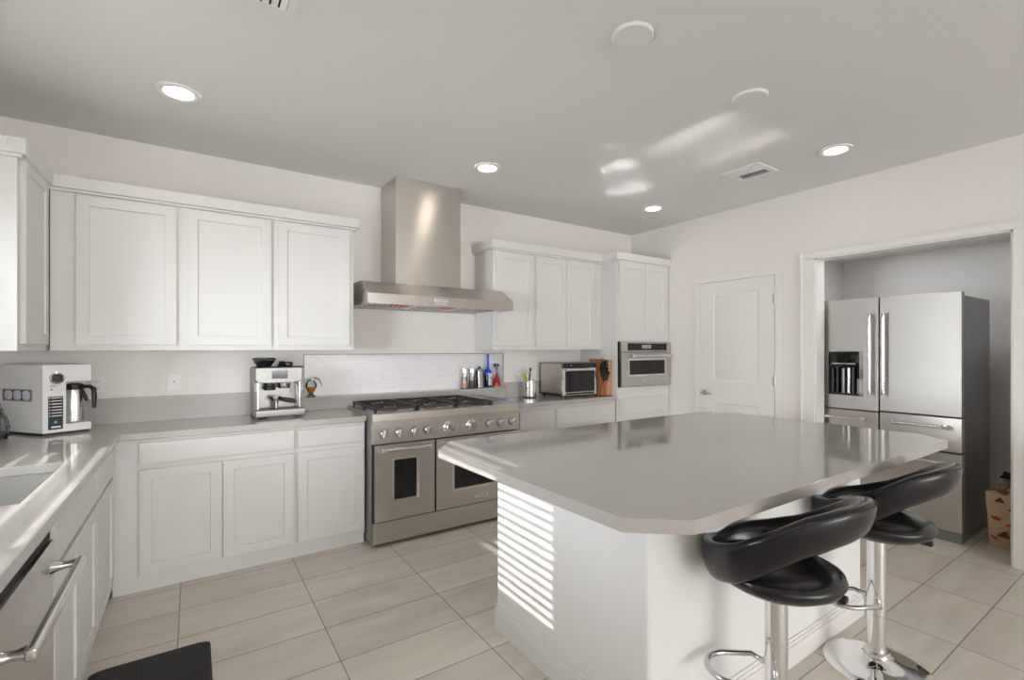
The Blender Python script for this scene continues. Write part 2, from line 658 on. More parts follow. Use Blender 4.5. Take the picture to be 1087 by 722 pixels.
# the blind in the sink window
bl = thing('window_blind', 'white horizontal slat blind hanging in the window over the sink', 'blind', (XL - 0.04, 0, 0))
sl = B()
zz = W1[2] + 0.03
while zz < W1[3] - 0.05:
    sl.box(-0.031, 0.031, W1[0] + 0.012, W1[1] - 0.012, zz - 0.0013, zz + 0.0013)
    zz += 0.0415
sl.make('slat', M['slat'], bl, smooth=0)
B().box(-0.028, 0.028, W1[0] + 0.008, W1[1] - 0.008, W1[3] - 0.05, W1[3] - 0.002, 0.004).make('head_rail', M['slat'], bl)
B().box(-0.025, 0.025, W1[0] + 0.012, W1[1] - 0.012, W1[2] + 0.006, W1[2] + 0.018, 0.004).make('bottom_rail', M['slat'], bl)
for yy in (1.757, 2.32, 2.90):
    B().box(0.024, 0.026, yy - 0.006, yy + 0.006, W1[2] + 0.01, W1[3] - 0.03).box(-0.026, -0.024, yy - 0.006, yy + 0.006, W1[2] + 0.01, W1[3] - 0.03).make('ladder_tape', M['slat'], bl, smooth=0)

# baseboards
struct('baseboard_right', B().prism([(XR, 0), (XR - 0.014, 0), (XR - 0.014, 0.10), (XR - 0.006, 0.135), (XR, 0.135)], 2.04, 2.20, 'xz'), M['trim'])
struct('baseboard_alcove', B().box(AX - 0.013, AX, AY0, AY1, 0, 0.12, 0.003), M['trim'])

# opening casing on the right wall
cs = B()


def casing(b, y0, y1, z0, z1, x, ext=0.0):
    b.box(x - 0.016, x + ext, y0, y1, z0, z1, 0.003)


cas = B()
cw = 0.112
casing(cas, OY1, OY1 + cw, 0, OZ, XR)
casing(cas, OY0 - cw, OY0, 0, OZ, XR)
cas.box(XR - 0.016, XR, OY0 - cw, OY1 + cw, OZ, OZ + 0.06, 0.003)
cas.box(XR - 0.024, XR, OY0 - cw - 0.008, OY1 + cw + 0.008, OZ + 0.045, OZ + 0.06, 0.004)
cas.box(XR - 0.022, XR, OY1 + cw - 0.018, OY1 + cw, 0, OZ + 0.05, 0.004)
cas.box(XR - 0.022, XR, OY0 - cw, OY0 - cw + 0.018, 0, OZ + 0.05, 0.004)
cas.box(XR, XR + WT, OY1 - 0.012, OY1, 0, OZ).box(XR, XR + WT, OY0, OY0 + 0.012, 0, OZ).box(XR, XR + WT, OY0, OY1, OZ - 0.012, OZ)
struct('trim_2', cas, M['trim'])

# door on the right wall
DY0, DY1, DZ = 2.252, 2.998, 2.05
dcas = B()
for (a, b_) in ((DY0 - 0.066, DY0 - 0.004), (DY1 + 0.004, DY1 + 0.066)):
    dcas.box(XR - 0.014, XR, a, b_, 0, DZ + 0.004, 0.004)
dcas.box(XR - 0.014, XR, DY0 - 0.066, DY1 + 0.066, DZ + 0.004, DZ + 0.066, 0.004)
struct('trim_3', dcas, M['trim'])


def raised_panel_door():
    t = B()
    # leaf in local xz: local x runs along -y of the room (door seen from the kitchen)
    w, h = DY1 - DY0, DZ - 0.008
    T = bmesh.new()
    panels = [(0.14, w - 0.14, 1.055, 1.935), (0.14, w - 0.14, 0.20, 0.85)]
    base = B()
    base.holed(0, w, 0, h, [(p[0], p[1], p[2], p[3]) for p in panels], -0.010, 0.0)
    for p in panels:
        def ring(d, yy):
            return [T.verts.new(q) for q in ((p[0] + d, yy, p[2] + d), (p[1] - d, yy, p[2] + d), (p[1] - d, yy, p[3] - d), (p[0] + d, yy, p[3] - d))]
        rs = [ring(0, -0.010), ring(0.012, -0.002), ring(0.022, -0.002), ring(0.04, -0.007)]
        for a, b in zip(rs, rs[1:]):
            for i in range(4):
                T.faces.new((a[i], a[(i + 1) % 4], b[(i + 1) % 4], b[i]))
        T.faces.new(rs[-1])
    bmesh.ops.recalc_face_normals(T, faces=T.faces)
    base._merge(T)
    return base


door = raised_panel_door().xf(Matrix.Translation((XR, DY1, 0.008)) @ Matrix.Rotation(R(-90), 4, 'Z'))
door = struct('door_1', door, M['trim'])
kn = B().lathe([(0.026, 0), (0.026, 0.006), (0.012, 0.010), (0.010, 0.045)], (0, 0, 0), 24, 'X')
kn.xf(Matrix.Diagonal((-1, 1, 1, 1)))
kn.tube([(-0.042, 0.0, 0), (-0.046, -0.03, 0.002), (-0.046, -0.075, 0), (-0.040, -0.105, -0.004)], [0.009, 0.009, 0.008, 0.006])
kn.make('door_handle', M['nickel'], door, loc=(XR - 0.010, DY1 - 0.045, 0.945))
B().box(-0.012, 0, -0.003, 0.006, -0.03, 0.03, 0.002).make('latch', M['nickel'], door, loc=(XR - 0.001, DY1 - 0.002, 0.945))
for z in (1.84, 1.10, 0.30):
    B().cyl((0, 0, -0.045), (0, 0, 0.045), 0.006).box(0, 0.003, 0, 0.02, -0.045, 0.045).make('hinge', M['nickel'], door, loc=(XR - 0.012, DY0 - 0.003, z))

# ------------------------------------------------------------------ cabinets
GAP = 0.004


def cabinet(name, label, cat, loc, rotz, w, d, z0, z1, fronts, group=None, toe=0.0, recess=0.024, extra=None):
    """local: x along the front, y into the cabinet (frame face at y = 0), fronts = list of (kind, x0, x1, z0, z1)"""
    t = thing(name, label, cat, loc, rotz, group)
    b = B().box(0, w, 0, d, z0, z1, 0.0015)
    b.make('body', M['cabinet'], t)
    if toe:
        B().box(0, w, recess, d, 0, z0).make('toe_kick', M['cabinet'], t)
    for k, x0, x1, a, c in fronts:
        if k == 'door':
            B().shaker(x0, x1, a, c, 0).make('door', M['cabinet'], t, smooth=20)
        else:
            B().box(x0, x1, -0.02, 0, a, c, 0.002).make('drawer_front', M['cabinet'], t)
    return t


UY = 3.62      # frame face of the wall cabinets on the back wall
BY = 3.43      # frame face of the base cabinets
UZ0, UZ1 = 1.38, 2.300
UD = YB - UY - 0.001
G1 = 'white wall cabinets over the left counter'
cabinet('wall_cabinet', 'white shaker wall cabinet filling the inner corner above the white coffee maker', 'cabinet',
        (-0.66, UY, 0), 0, 0.605, UD, UZ0, UZ1, [('door', 0.109, 0.575, 1.413, 2.262)], G1)
cabinet('wall_cabinet', 'white single-door wall cabinet above the wall plate, middle one of the row', 'cabinet',
        (-0.055, UY, 0), 0, 0.5095, UD, UZ0, UZ1, [('door', 0.021, 0.496, 1.413, 2.262)], G1)
cabinet('wall_cabinet', 'white single-door wall cabinet above the espresso machine, beside the range hood', 'cabinet',
        (0.4545, UY, 0), 0, 0.5405, UD, UZ0, UZ1, [('door', 0.028, 0.507, 1.413, 2.262)], G1)
# left wall cabinet, facing +x
LXF = -0.675
cabinet('wall_cabinet', 'white wall cabinet on the window wall with its plain end panel towards the room', 'cabinet',
        (LXF, 3.10, 0), R(90), 0.845, LXF - XL - 0.001, UZ0, UZ1, [('door', 0.045, 0.47, 1.413, 2.292)], G1)
G2 = 'white wall cabinets over the right counter'
cabinet('wall_cabinet', 'white single-door wall cabinet above the blue bottle, next to the hood', 'cabinet',
        (2.215, UY, 0), 0, 0.447, UD, UZ0, UZ1, [('door', 0.023, 0.430, 1.413, 2.262)], G2)
cabinet('wall_cabinet', 'white two-door wall cabinet above the toaster oven', 'cabinet',
        (2.662, UY, 0), 0, 0.875, UD, UZ0, UZ1, [('door', 0.023, 0.385, 1.413, 2.262), ('door', 0.389, 0.755, 1.413, 2.262)], G2)
TX0, TX1, TY = 3.54, XR - 0.002, 3.405
tw = cabinet('tall_oven_cabinet', 'tall white cabinet holding the built-in oven in the corner', 'cabinet',
             (TX0, TY, 0), 0, TX1 - TX0, YB - TY - 0.001, 0.078, UZ1 + 0.01,
             [('door', 0.018, 0.395, 1.555, 2.272), ('door', 0.399, 0.745, 1.555, 2.272), ('drawer', 0.018, 0.745, 0.725, 0.885),
              ('drawer', 0.018, 0.745, 0.43, 0.668), ('drawer', 0.018, 0.745, 0.11, 0.40)], toe=1)


def crown(name, label, pts, z0, z1, out, parentless=True):
    """flat crown board following a path of (x, y) on its front line, mitred"""
    b = B()
    n = len(pts)
    bm = b.bm
    rows = []
    for (x, y), (nx, ny) in pts:
        q = []
        for dd, z in ((-0.001, z0), (-out * 0.55, z0), (-out * 0.55, z0 + 0.012), (-out, z0 + 0.016), (-out, z1 - 0.003), (-out + 0.003, z1), (-0.001, z1)):
            q.append(bm.verts.new((x + nx * -dd, y + ny * -dd, z)))
        rows.append(q)
    for a, c in zip(rows, rows[1:]):
        for i in range(len(a)):
            j = (i + 1) % len(a)
            bm.faces.new((a[i], a[j], c[j], c[i]))
    bm.faces.new(rows[0])
    bm.faces.new(rows[-1][::-1])
    bmesh.ops.recalc_face_normals(bm, faces=bm.faces)
    return tag(b.make(name, M['cabinet'], smooth=25), label, 'moulding')


s2 = 1.0
CZ0, CZ1 = 2.272, 2.357
crown('cabinet_crown', 'white crown board along the top of the left wall cabinets',
      [((XL + 0.03, 3.10), (0, -1)), ((LXF, 3.10), (1, -1)), ((LXF, UY), (1, -1)), ((0.995, UY), (1, -1)), ((0.995, YB - 0.002), (1, 0))], CZ0, CZ1, 0.035)
crown('cabinet_crown', 'white crown board on top of the right wall cabinets and oven cabinet',
      [((2.215, YB - 0.002), (-1, 0)), ((2.215, UY), (-1, -1)), ((TX0, UY), (-1, -1)), ((TX0, TY), (-1, -1)), ((TX1, TY), (0, -1))], CZ0, CZ1 + 0.004, 0.035)

# base cabinets, back run
BD = YB - BY - 0.001
BT = 0.874
cabinet('base_cabinet', 'white base cabinet with one wide drawer over two doors, in the inner corner', 'cabinet',
        (-0.375, BY, 0), 0, 0.935, BD, 0.078, BT,
        [('drawer', 0.121, 0.927, 0.735, 0.855), ('door', 0.121, 0.522, 0.108, 0.702), ('door', 0.526, 0.927, 0.108, 0.702)], toe=1)
cabinet('base_cabinet', 'narrow white base cabinet with drawer and one door, beside the range', 'cabinet',
        (0.56, BY, 0), 0, 0.462, BD, 0.078, BT,
        [('drawer', 0.016, 0.452, 0.735, 0.850), ('door', 0.016, 0.452, 0.108, 0.702)], toe=1)
cabinet('base_cabinet', 'white base cabinet with a stack of drawers right of the range', 'cabinet',
        (2.262, BY, 0), 0, 0.495, BD, 0.078, BT,
        [('drawer', 0.1, 0.474, 0.682, 0.84), ('drawer', 0.1, 0.474, 0.40, 0.65), ('drawer', 0.1, 0.474, 0.11, 0.37)], toe=1)
cabinet('base_cabinet', 'white base cabinet with wide drawers under the toaster oven', 'cabinet',
        (2.757, BY, 0), 0, 0.78, BD, 0.078, BT,
        [('drawer', 0.018, 0.765, 0.682, 0.84), ('drawer', 0.018, 0.765, 0.40, 0.65), ('drawer', 0.018, 0.765, 0.11, 0.37)], toe=1)
# left run, facing +x
LX = -0.38
LD = LX - XL - 0.001
cabinet('base_cabinet', 'narrow white base cabinet on the sink run nearest the corner', 'cabinet',
        (LX, 2.835, 0), R(90), 0.592, LD, 0.078, BT, [('drawer', 0.01, 0.53, 0.705, 0.855), ('door', 0.01, 0.53, 0.108, 0.685)], toe=1)
sb = thing('sink_cabinet', 'white sink base cabinet between dishwasher and corner cabinet', 'cabinet', (LX, 2.025, 0), R(90))
B().holed(0, 0.81, 0.078, BT, [], 0, 0.018).box(0, 0.018, 0.018, LD, 0.078, BT).box(0.792, 0.81, 0.018, LD, 0.078, BT).box(0.018, 0.792, 0.018, LD, 0.078, 0.098).make('body', M['cabinet'], sb)
B().box(0, 0.81, 0.024, LD, 0, 0.078).make('toe_kick', M['cabinet'], sb)
B().box(0.02, 0.80, -0.02, 0, 0.705, 0.855, 0.002).make('false_front', M['cabinet'], sb)
for a, c in ((0.02, 0.408), (0.412, 0.80)):
    B().shaker(a, c, 0.108, 0.685, 0).make('door', M['cabinet'], sb, smooth=20)

# ------------------------------------------------------------------ dishwasher
dw = thing('dishwasher', 'stainless dishwasher with a towel-bar handle under the sink counter', 'dishwasher', (LX, 1.40, 0), R(90))
B().box(0.006, 0.614, 0.004, LD - 0.02, 0.10, 0.868).make('body', M['grey_plastic'], dw)
B().box(0.008, 0.612, -0.022, 0.004, 0.12, 0.803, 0.003).make('door', M['steel'], dw)
B().box(0.008, 0.612, -0.014, 0.004, 0.806, 0.850, 0.002).make('control_strip', M['gap'], dw)
B().box(0.02, 0.60, 0.03, 0.06, 0, 0.11).make('toe_panel', M['black'], dw)
hd = B()
hd.box(0.035, 0.600, -0.100, -0.076, 0.712, 0.742, 0.007, 3)
hd = hd.make('handle', M['steel_light'], dw)
for x in (0.055, 0.580):
    B().tube([(x, -0.02, 0.727), (x, -0.04, 0.727), (x, -0.06, 0.727), (x, -0.08, 0.727)], [0.022, 0.013, 0.011, 0.016], n=14).make('bracket', M['steel_light'], hd)

# ------------------------------------------------------------------ countertops
CT0, CT1 = 0.876, 0.914
CFX, CFY = -0.335, 3.392
SX0, SX1, SY0, SY1 = -0.86, -0.445, 2.06, 2.715
ct = B()
# L-shaped slab as a grid with the sink cut-out
t = bmesh.new()
xs = [XL + 0.001, SX0, SX1, CFX, 1.024]
ys = [-0.6, SY0, SY1, CFY, YB - 0.001]
vs = {}


def VV(i, j, z):
    if (i, j, z) not in vs:
        vs[(i, j, z)] = t.verts.new((xs[i], ys[j], z))
    return vs[(i, j, z)]


def okc(i, j):
    if not (0 <= i < 4 and 0 <= j < 4):
        return False
    if i == 3:
        return j == 3
    return not (i == 1 and j == 1)


for i in range(4):
    for j in range(4):
        if okc(i, j):
            t.faces.new((VV(i, j, CT1), VV(i + 1, j, CT1), VV(i + 1, j + 1, CT1), VV(i, j + 1, CT1)))
            t.faces.new((VV(i, j, CT0), VV(i, j + 1, CT0), VV(i + 1, j + 1, CT0), VV(i + 1, j, CT0)))
            for di, dj, p, q in ((-1, 0, (i, j), (i, j + 1)), (1, 0, (i + 1, j), (i + 1, j + 1)), (0, -1, (i, j), (i + 1, j)), (0, 1, (i, j + 1), (i + 1, j + 1))):
                if not okc(i + di, j + dj):
                    t.faces.new((VV(*p, CT0), VV(*q, CT0), VV(*q, CT1), VV(*p, CT1)))
bmesh.ops.recalc_face_normals(t, faces=t.faces)
sharp = [e for e in t.edges if len(e.link_faces) == 2 and e.calc_face_angle() > 0.5]
bmesh.ops.bevel(t, geom=sharp, offset=0.003, segments=2, profile=0.5, affect='EDGES')
ct._merge(t)
ct.bevelled = True
tag(ct.make('countertop', M['quartz']), 'grey quartz countertop along the sink wall and up to the range', 'countertop')
tag(B().box(2.258, 3.539, CFY, YB - 0.001, CT0, CT1, 0.003).make('countertop', M['quartz']), 'short grey quartz countertop under the toaster oven', 'countertop')
BS = YB - 0.02
tag(B().box(XL + 0.022, NX0 - 0.012, BS, YB - 0.001, CT1, 1.075, 0.002).box(NX0 - 0.012, NX1 + 0.015, BS, YB - 0.001, CT1, 0.984, 0.002).box(NX1 + 0.015, 3.538, BS, YB - 0.001, CT1, 1.06, 0.002)
    .make('backsplash', M['quartz']), 'low grey quartz backsplash strip along the range wall', 'backsplash')
tag(B().box(XL + 0.001, XL + 0.021, -0.6, YB - 0.022, CT1, W1[2] - 0.026, 0.002).make('backsplash', M['quartz']), 'grey quartz backsplash on the wall behind the sink', 'backsplash')
tag(B().box(NX0 + 0.001, NX1 - 0.001, YB, NY - 0.001, 0.9855, NZ0).box(NX0 - 0.012, NX1 + 0.015, BS - 0.012, YB, 0.985, NZ0, 0.002).make('niche_ledge', M['quartz']), 'grey quartz ledge along the bottom of the tiled wall niche', 'ledge')

sk = thing('sink', 'grey undermount sink basin let into the counter by the window', 'sink', ((SX0 + SX1) / 2, (SY0 + SY1) / 2, 0))
ww, ll = (SX1 - SX0) / 2 + 0.008, (SY1 - SY0) / 2 + 0.008
bm_ = bmesh.new()
rings = []
for d, z in ((0.014, 0.8755), (0.0, 0.8755), (0.0, 0.70), (-0.03, 0.668)):
    rings.append([bm_.verts.new(((ww + d) * sx, (ll + d) * sy, z)) for sx, sy in ((-1, -1), (1, -1), (1, 1), (-1, 1))])
for a, c in zip(rings, rings[1:]):
    for i in range(4):
        bm_.faces.new((a[i], a[(i + 1) % 4], c[(i + 1) % 4], c[i]))
bm_.faces.new(rings[-1])
bmesh.ops.recalc_face_normals(bm_, faces=bm_.faces)
bmesh.ops.reverse_faces(bm_, faces=bm_.faces)
b = B()
b._merge(bm_)
b.make('basin', M['sink'], sk)
B().lathe([(0.045, 0.669), (0.045, 0.672), (0.03, 0.671), (0.028, 0.669)], (0, 0, 0)).make('drain', M['chrome'], sk)

# ------------------------------------------------------------------ island
IP = [(0.965, 2.078), (1.102, 2.228), (3.19, 2.215), (3.355, 2.06), (3.378, 0.94), (3.257, 0.806), (1.157, 0.82), (1.003, 0.945)]
tag(B().prism(IP, 0.872, 0.914, 'xy', 0.003).make('countertop', M['quartz']), 'large grey quartz island top with clipped corners', 'countertop')
IX0, IX1, IY0, IY1 = 1.262, 2.92, 1.068, 2.03
isl = thing('kitchen_island', 'white kitchen island base under the grey quartz top', 'island', ((IX0 + IX1) / 2, (IY0 + IY1) / 2, 0))
cx, cy = (IX0 + IX1) / 2, (IY0 + IY1) / 2
hw, hd_ = (IX1 - IX0) / 2, (IY1 - IY0) / 2


def round_rect(hx, hy, r, n=5):
    out = []
    for sx, sy, a0 in ((1, 1, 0), (-1, 1, 90), (-1, -1, 180), (1, -1, 270)):
        for k in range(n + 1):
            a = R(a0 + 90 * k / n)
            out.append((sx * (hx - r) + r * math.cos(a), sy * (hy - r) + r * math.sin(a)))
    return out


B().prism(round_rect(hw, hd_, 0.018), 0.0, 0.8715, 'xy').make('body', M['island'], isl)
bb = B()
for off, z0, z1 in ((0.014, 0, 0.088), (0.010, 0.088, 0.104), (0.006, 0.104, 0.118)):
    outer = round_rect(hw + off, hd_ + off, 0.018 + off * 0.3)
    bb.prism(outer, z0, z1, 'xy')
bb.make('baseboard', M['trim'], isl)
# cabinet fronts on the range side
for k in range(4):
    w_ = (2 * hw - 0.04) / 4
    x0 = -hw + 0.02 + k * w_
    B().shaker(-x0 - w_ + 0.004, -x0 - 0.004, 0.16, 0.68, 0).xf(Matrix.Translation((0, hd_, 0)) @ Matrix.Rotation(PI, 4, 'Z')).make('door', M['cabinet'], isl, smooth=20)
    B().box(x0 + 0.004, x0 + w_ - 0.004, hd_, hd_ + 0.02, 0.70, 0.85, 0.002).make('drawer_front', M['cabinet'], isl)

# ------------------------------------------------------------------ range
RX0, RX1, RYF, RYB = 1.03, 2.252, 3.275, 3.925
RW = RX1 - RX0
rg = thing('range', 'stainless double-oven gas range with griddle and red-brown burners', 'range', (RX0, RYF, 0), 0)
dY = RYB - RYF
B().box(0, RW, 0.03, dY, 0.03, 0.885).make('body', M['steel_side'], rg)
ck = B().prism([(-0.006, 0.882), (0.0, 0.932), (0.014, 0.938), (0.05, 0.930), (dY, 0.930), (dY, 0.882)], 0, RW, 'yz', 0.0)
ck.make('cooktop', M['steel'], rg)
B().box(0.0, RW, -0.006, 0.03, 0.725, 0.881, 0.003).make('control_panel', M['steel'], rg)
B().box(0.008, RW - 0.008, 0.0, 0.03, 0.03, 0.176, 0.002).make('kick_panel', M['steel'], rg)
B().box(0.004, RW - 0.004, 0.022, 0.03, 0.17, 0.73).make('seal', M['gap'], rg)
for x in (0.05, RW - 0.05):
    for y in (0.08, dY - 0.08):
        B().cyl((x, y, 0), (x, y, 0.035), 0.018).make('foot', M['black'], rg)


def oven_door(x0, x1, z0, z1, wx0, wx1, wz0, wz1, badge=None):
    d = B().holed(x0, x1, z0, z1, [(wx0, wx1, wz0, wz1)], -0.014, 0.02).make('door', M['steel'], rg)
    # window bezel
    B().holed(wx0 - 0.022, wx1 + 0.022, wz0 - 0.012, wz1 + 0.012, [(wx0, wx1, wz0, wz1)], -0.018, -0.013).make('bezel', M['steel_light'], d)
    B().box(wx0 - 0.001, wx1 + 0.001, -0.006, 0.0, wz0 - 0.001, wz1 + 0.001).make('window', M['black_glass'], d)
    hz = z1 - 0.03
    B().cyl((x0 + 0.035, -0.058, hz), (x1 - 0.03, -0.058, hz), 0.0125).make('handle', M['steel_light'], d)
    for x in (x0 + 0.05, x1 - 0.045):
        B().box(x - 0.016, x + 0.016, -0.072, -0.013, hz - 0.017, hz + 0.017, 0.005).make('bracket', M['chrome'], d)
    if badge:
        p = B().box(badge[0] - 0.06, badge[0] + 0.06, -0.0175, -0.0135, badge[1] - 0.012, badge[1] + 0.012, 0.001).make('badge', M['badge'], d)
        lettering('KitchenAid', 0.02, M['ink'], p, (badge[0], -0.0178, badge[1]))
    return d


oven_door(0.012, 0.458, 0.186, 0.716, 0.148, 0.316, 0.325, 0.606)
oven_door(0.472, RW - 0.010, 0.186, 0.716, 0.62, 1.06, 0.325, 0.606, (0.858, 0.24))

for i, (x, big) in enumerate([(0.075, 0), (0.185, 0), (0.298, 0), (0.402, 0), (0.58, 1), (0.775, 1), (0.928, 0), (1.038, 0), (1.148, 0)]):
    z = 0.797
    if not big:
        k = B().lathe([(0.026, -0.012), (0.025, -0.030), (0.021, -0.034)], (x, 0, z), 28, 'Y')
        k.box(x - 0.011, x + 0.011, -0.050, -0.028, z - 0.030, z + 0.026, 0.005, rot=Matrix.Rotation(R(14), 3, 'Y'))
        rg_ = B().lathe([(0.035, -0.006), (0.035, -0.011), (0.029, -0.013)], (x, 0, z), 28, 'Y')
    else:
        k = B().lathe([(0.036, -0.018), (0.035, -0.038), (0.031, -0.042)], (x, 0, z), 32, 'Y')
        k.box(x - 0.006, x + 0.006, -0.049, -0.038, z - 0.029, z + 0.029, 0.002, rot=Matrix.Rotation(R(-30), 3, 'Y'))
        rg_ = B().lathe([(0.050, -0.006), (0.050, -0.014), (0.043, -0.022), (0.038, -0.022)], (x, 0, z), 36, 'Y')
    ko = k.make('knob', M['steel_light'], rg)
    rg_.make('knob_ring', M['grey_plastic'] if not big else M['chrome'], ko)
for x in (0.58, 0.775):
    for s in (-1, 1):
        B().box(x + s * 0.068 - 0.011, x + s * 0.068 + 0.011, -0.0075, -0.0058, 0.796, 0.800).box(x + s * 0.068 - 0.007, x + s * 0.068 + 0.007, -0.0075, -0.0058, 0.808, 0.811).make('dial_marking', M['white'], rg)

GX = [0.028, 0.346, 0.664]
for gi in range(3):
    x0 = GX[gi]
    x1 = x0 + 0.312
    y0, y1 = 0.03, 0.60
    z0, z1 = 0.955, 0.972
    g = B()
    bw = 0.0065
    for x in (x0 + bw, x1 - bw):
        g.box(x - bw, x + bw, y0, y1, z0, z1, 0.002)
        for y in (y0 + 0.02, (y0 + y1) / 2, y1 - 0.02):
            g.box(x - bw, x + bw, y - 0.015, y + 0.015, 0.931, z0, 0.002)
    for y in (y0 + bw, (y0 + y1) / 2, y1 - bw):
        g.box(x0, x1, y - bw, y + bw, z0, z1, 0.002)
    for cyb in (y0 + 0.145, y1 - 0.145):
        xc = (x0 + x1) / 2
        for dx, dy in ((1, 0), (-1, 0), (0, 1), (0, -1)):
            if dx:
                g.box(min(xc + dx * 0.045, xc + dx * 0.15), max(xc + dx * 0.045, xc + dx * 0.15), cyb - bw * 0.8, cyb + bw * 0.8, z0, z1, 0.002)
            else:
                g.box(xc - bw * 0.8, xc + bw * 0.8, min(cyb + dy * 0.045, cyb + dy * 0.14), max(cyb + dy * 0.045, cyb + dy * 0.14), z0, z1, 0.002)
    g.make('grate', M['iron'], rg)
    for cyb in (y0 + 0.145, y1 - 0.145):
        xc = (x0 + x1) / 2
        bu = B().lathe([(0.055, 0.9305), (0.055, 0.938), (0.042, 0.946), (0.04, 0.952), (0.02, 0.955), (0.001, 0.9555)], (xc, cyb, 0), 28).make('burner', M['burner'], rg)
gd = B().holed(0.0, 0.215, 0, 0.56, [(0.012, 0.203, 0.03, 0.548)], -0.03, 0.0)
gd.xf(Matrix.Translation((0.99, 0.035, 0.932)) @ Matrix.Rotation(R(-90), 4, 'X'))
gd.box(1.000, 1.195, 0.06, 0.585, 0.931, 0.944)
gd.make('griddle', M['griddle'], rg)

# ------------------------------------------------------------------ hood
HX0, HX1 = 1.035, 2.285
hood = thing('range_hood', 'stainless wall hood with square chimney above the range', 'range hood', (HX0, 3.40, 0), 0)
HW = HX1 - HX0
hb = YB - 3.40 - 0.001
hdB = B()
prof = [(0, 1.718), (0, 1.792), (0.175, 1.898), (hb, 1.898), (hb, 1.718)]
t = bmesh.new()
lo = [t.verts.new((0.0, a, z)) for a, z in prof]
hi = [t.verts.new((HW, a, z)) for a, z in prof]
lo[2].co.x = lo[3].co.x = 0.0
for i in range(4):
    t.faces.new((lo[i], hi[i], hi[i + 1], lo[i + 1]))
t.faces.new(lo)
t.faces.new(hi[::-1])
# underside: rim and a recess
ur = [[t.verts.new((x, y, z)) for x, y in ((d, d), (HW - d, d), (HW - d, hb - d), (d, hb - d))] for d, z in ((0.025, 1.718), (0.032, 1.735))]
ol = [lo[0], hi[0], hi[4], lo[4]]
for a, c in ((ol, ur[0]), (ur[0], ur[1])):
    for i in range(4):
        t.faces.new((a[i], a[(i + 1) % 4], c[(i + 1) % 4], c[i]))
t.faces.new(ur[1])
bmesh.ops.recalc_face_normals(t, faces=t.faces)
hdB._merge(t)
hdB.make('canopy', M['steel'], hood, smooth=20)
chx0, chx1 = 1.313 - HX0, 1.882 - HX0
B().box(chx0, chx1, 0.20, hb, 1.8985, 2.329, 0.002).box(chx0 + 0.002, chx1 - 0.002, 0.202, hb, 2.329, H - 0.001, 0.001).make('chimney', M['steel'], hood)
for k in range(3):
    x0 = 0.06 + k * 0.38
    fb = B()
    fb.holed(x0, x0 + 0.365, 0, 0.40, [(x0 + 0.02 + j * 0.041, x0 + 0.041 + j * 0.041, 0.03, 0.37) for j in range(8)], -0.006, 0.0)
    fb.xf(Matrix.Translation((0, 0.06, 1.720)) @ Matrix.Rotation(R(-90), 4, 'X'))
    fl = fb.make('filter', M['steel_light'], hood)
    fl.location = (0, 0, 0.002)
    B().box(x0 + 0.01, x0 + 0.355, 0.07, 0.45, 1.7285, 1.730).make('mesh_backing', M['gap'], fl)
for x, s in ((0.27, 0.06), (0.66, 0.06), (1.09, 0.02)):
    B().box(x - s, x + s, 0.05, 0.14, 1.7145, 1.7165).make('red_sticker', M['red'], hood)
bp = B().box(0.515, 0.625, -0.004, 0.0005, 1.752, 1.776, 0.001).make('badge', M['badge'], hood)
lettering('KitchenAid', 0.02, M['ink'], bp, (0.57, -0.0043, 1.764))
B().box(0.52, 0.615, -0.003, 0.0005, 1.734, 1.740).make('control_slot', M['white'], hood)

# ------------------------------------------------------------------ built-in oven
ov = thing('wall_oven', 'stainless built-in microwave oven in the tall corner cabinet', 'oven', (3.552, TY, 0), 0)
OW = 0.762
B().box(-0.002, OW - 0.01, -0.012, -0.001, 0.998, 1.462).make('surround', M['gap'], ov)
B().box(0.012, OW, -0.04, -0.012, 1.358, 1.46, 0.002).make('control_panel', M['steel'], ov)
B().box(0.10, OW - 0.06, -0.043, -0.039, 1.374, 1.446, 0.001).make('black_panel', M['black_glass'], ov)
B().box(0.31, 0.45, -0.0445, -0.042, 1.392, 1.432).make('display', M['display'], ov)
od = B().holed(0.012, OW, 1.004, 1.352, [(0.125, OW - 0.09, 1.125, 1.272)], -0.04, -0.012).make('door', M['steel'], ov)
B().box(0.124, OW - 0.089, -0.034, -0.028, 1.124, 1.273).make('window', M['black_glass'], od)
B().holed(0.108, OW - 0.073, 1.110, 1.287, [(0.126, OW - 0.091, 1.126, 1.271)], -0.042, -0.039).make('bezel', M['steel_light'], od)
B().cyl((0.11, -0.085, 1.318), (OW - 0.02, -0.085, 1.318), 0.0115).make('handle', M['steel_light'], od)
for x in (0.135, OW - 0.04):
    B().box(x - 0.013, x + 0.013, -0.096, -0.039, 1.303, 1.333, 0.004).make('bracket', M['chrome'], od)
bp = B().box(0.33, 0.46, -0.0425, -0.0395, 1.052, 1.076, 0.001).make('badge', M['badge'], od)
lettering('KitchenAid', 0.019, M['ink'], bp, (0.395, -0.0428, 1.064))

# ------------------------------------------------------------------ refrigerator, facing -x
FX, FYL, FYR = 4.528, 1.990, 1.043
FW = FYL - FYR
fr = thing('refrigerator', 'stainless French-door refrigerator in the wall alcove', 'refrigerator', (FX, FYL, 0), R(-90))
B().box(0.004, FW - 0.002, 0.075, 0.72, 0.03, 1.775, 0.004).make('body', M['steel_side'], fr)
B().box(0.01, FW - 0.01, 0.055, 0.076, 0.06, 1.78).make('door_gasket', M['gap'], fr)
sx = 0.455
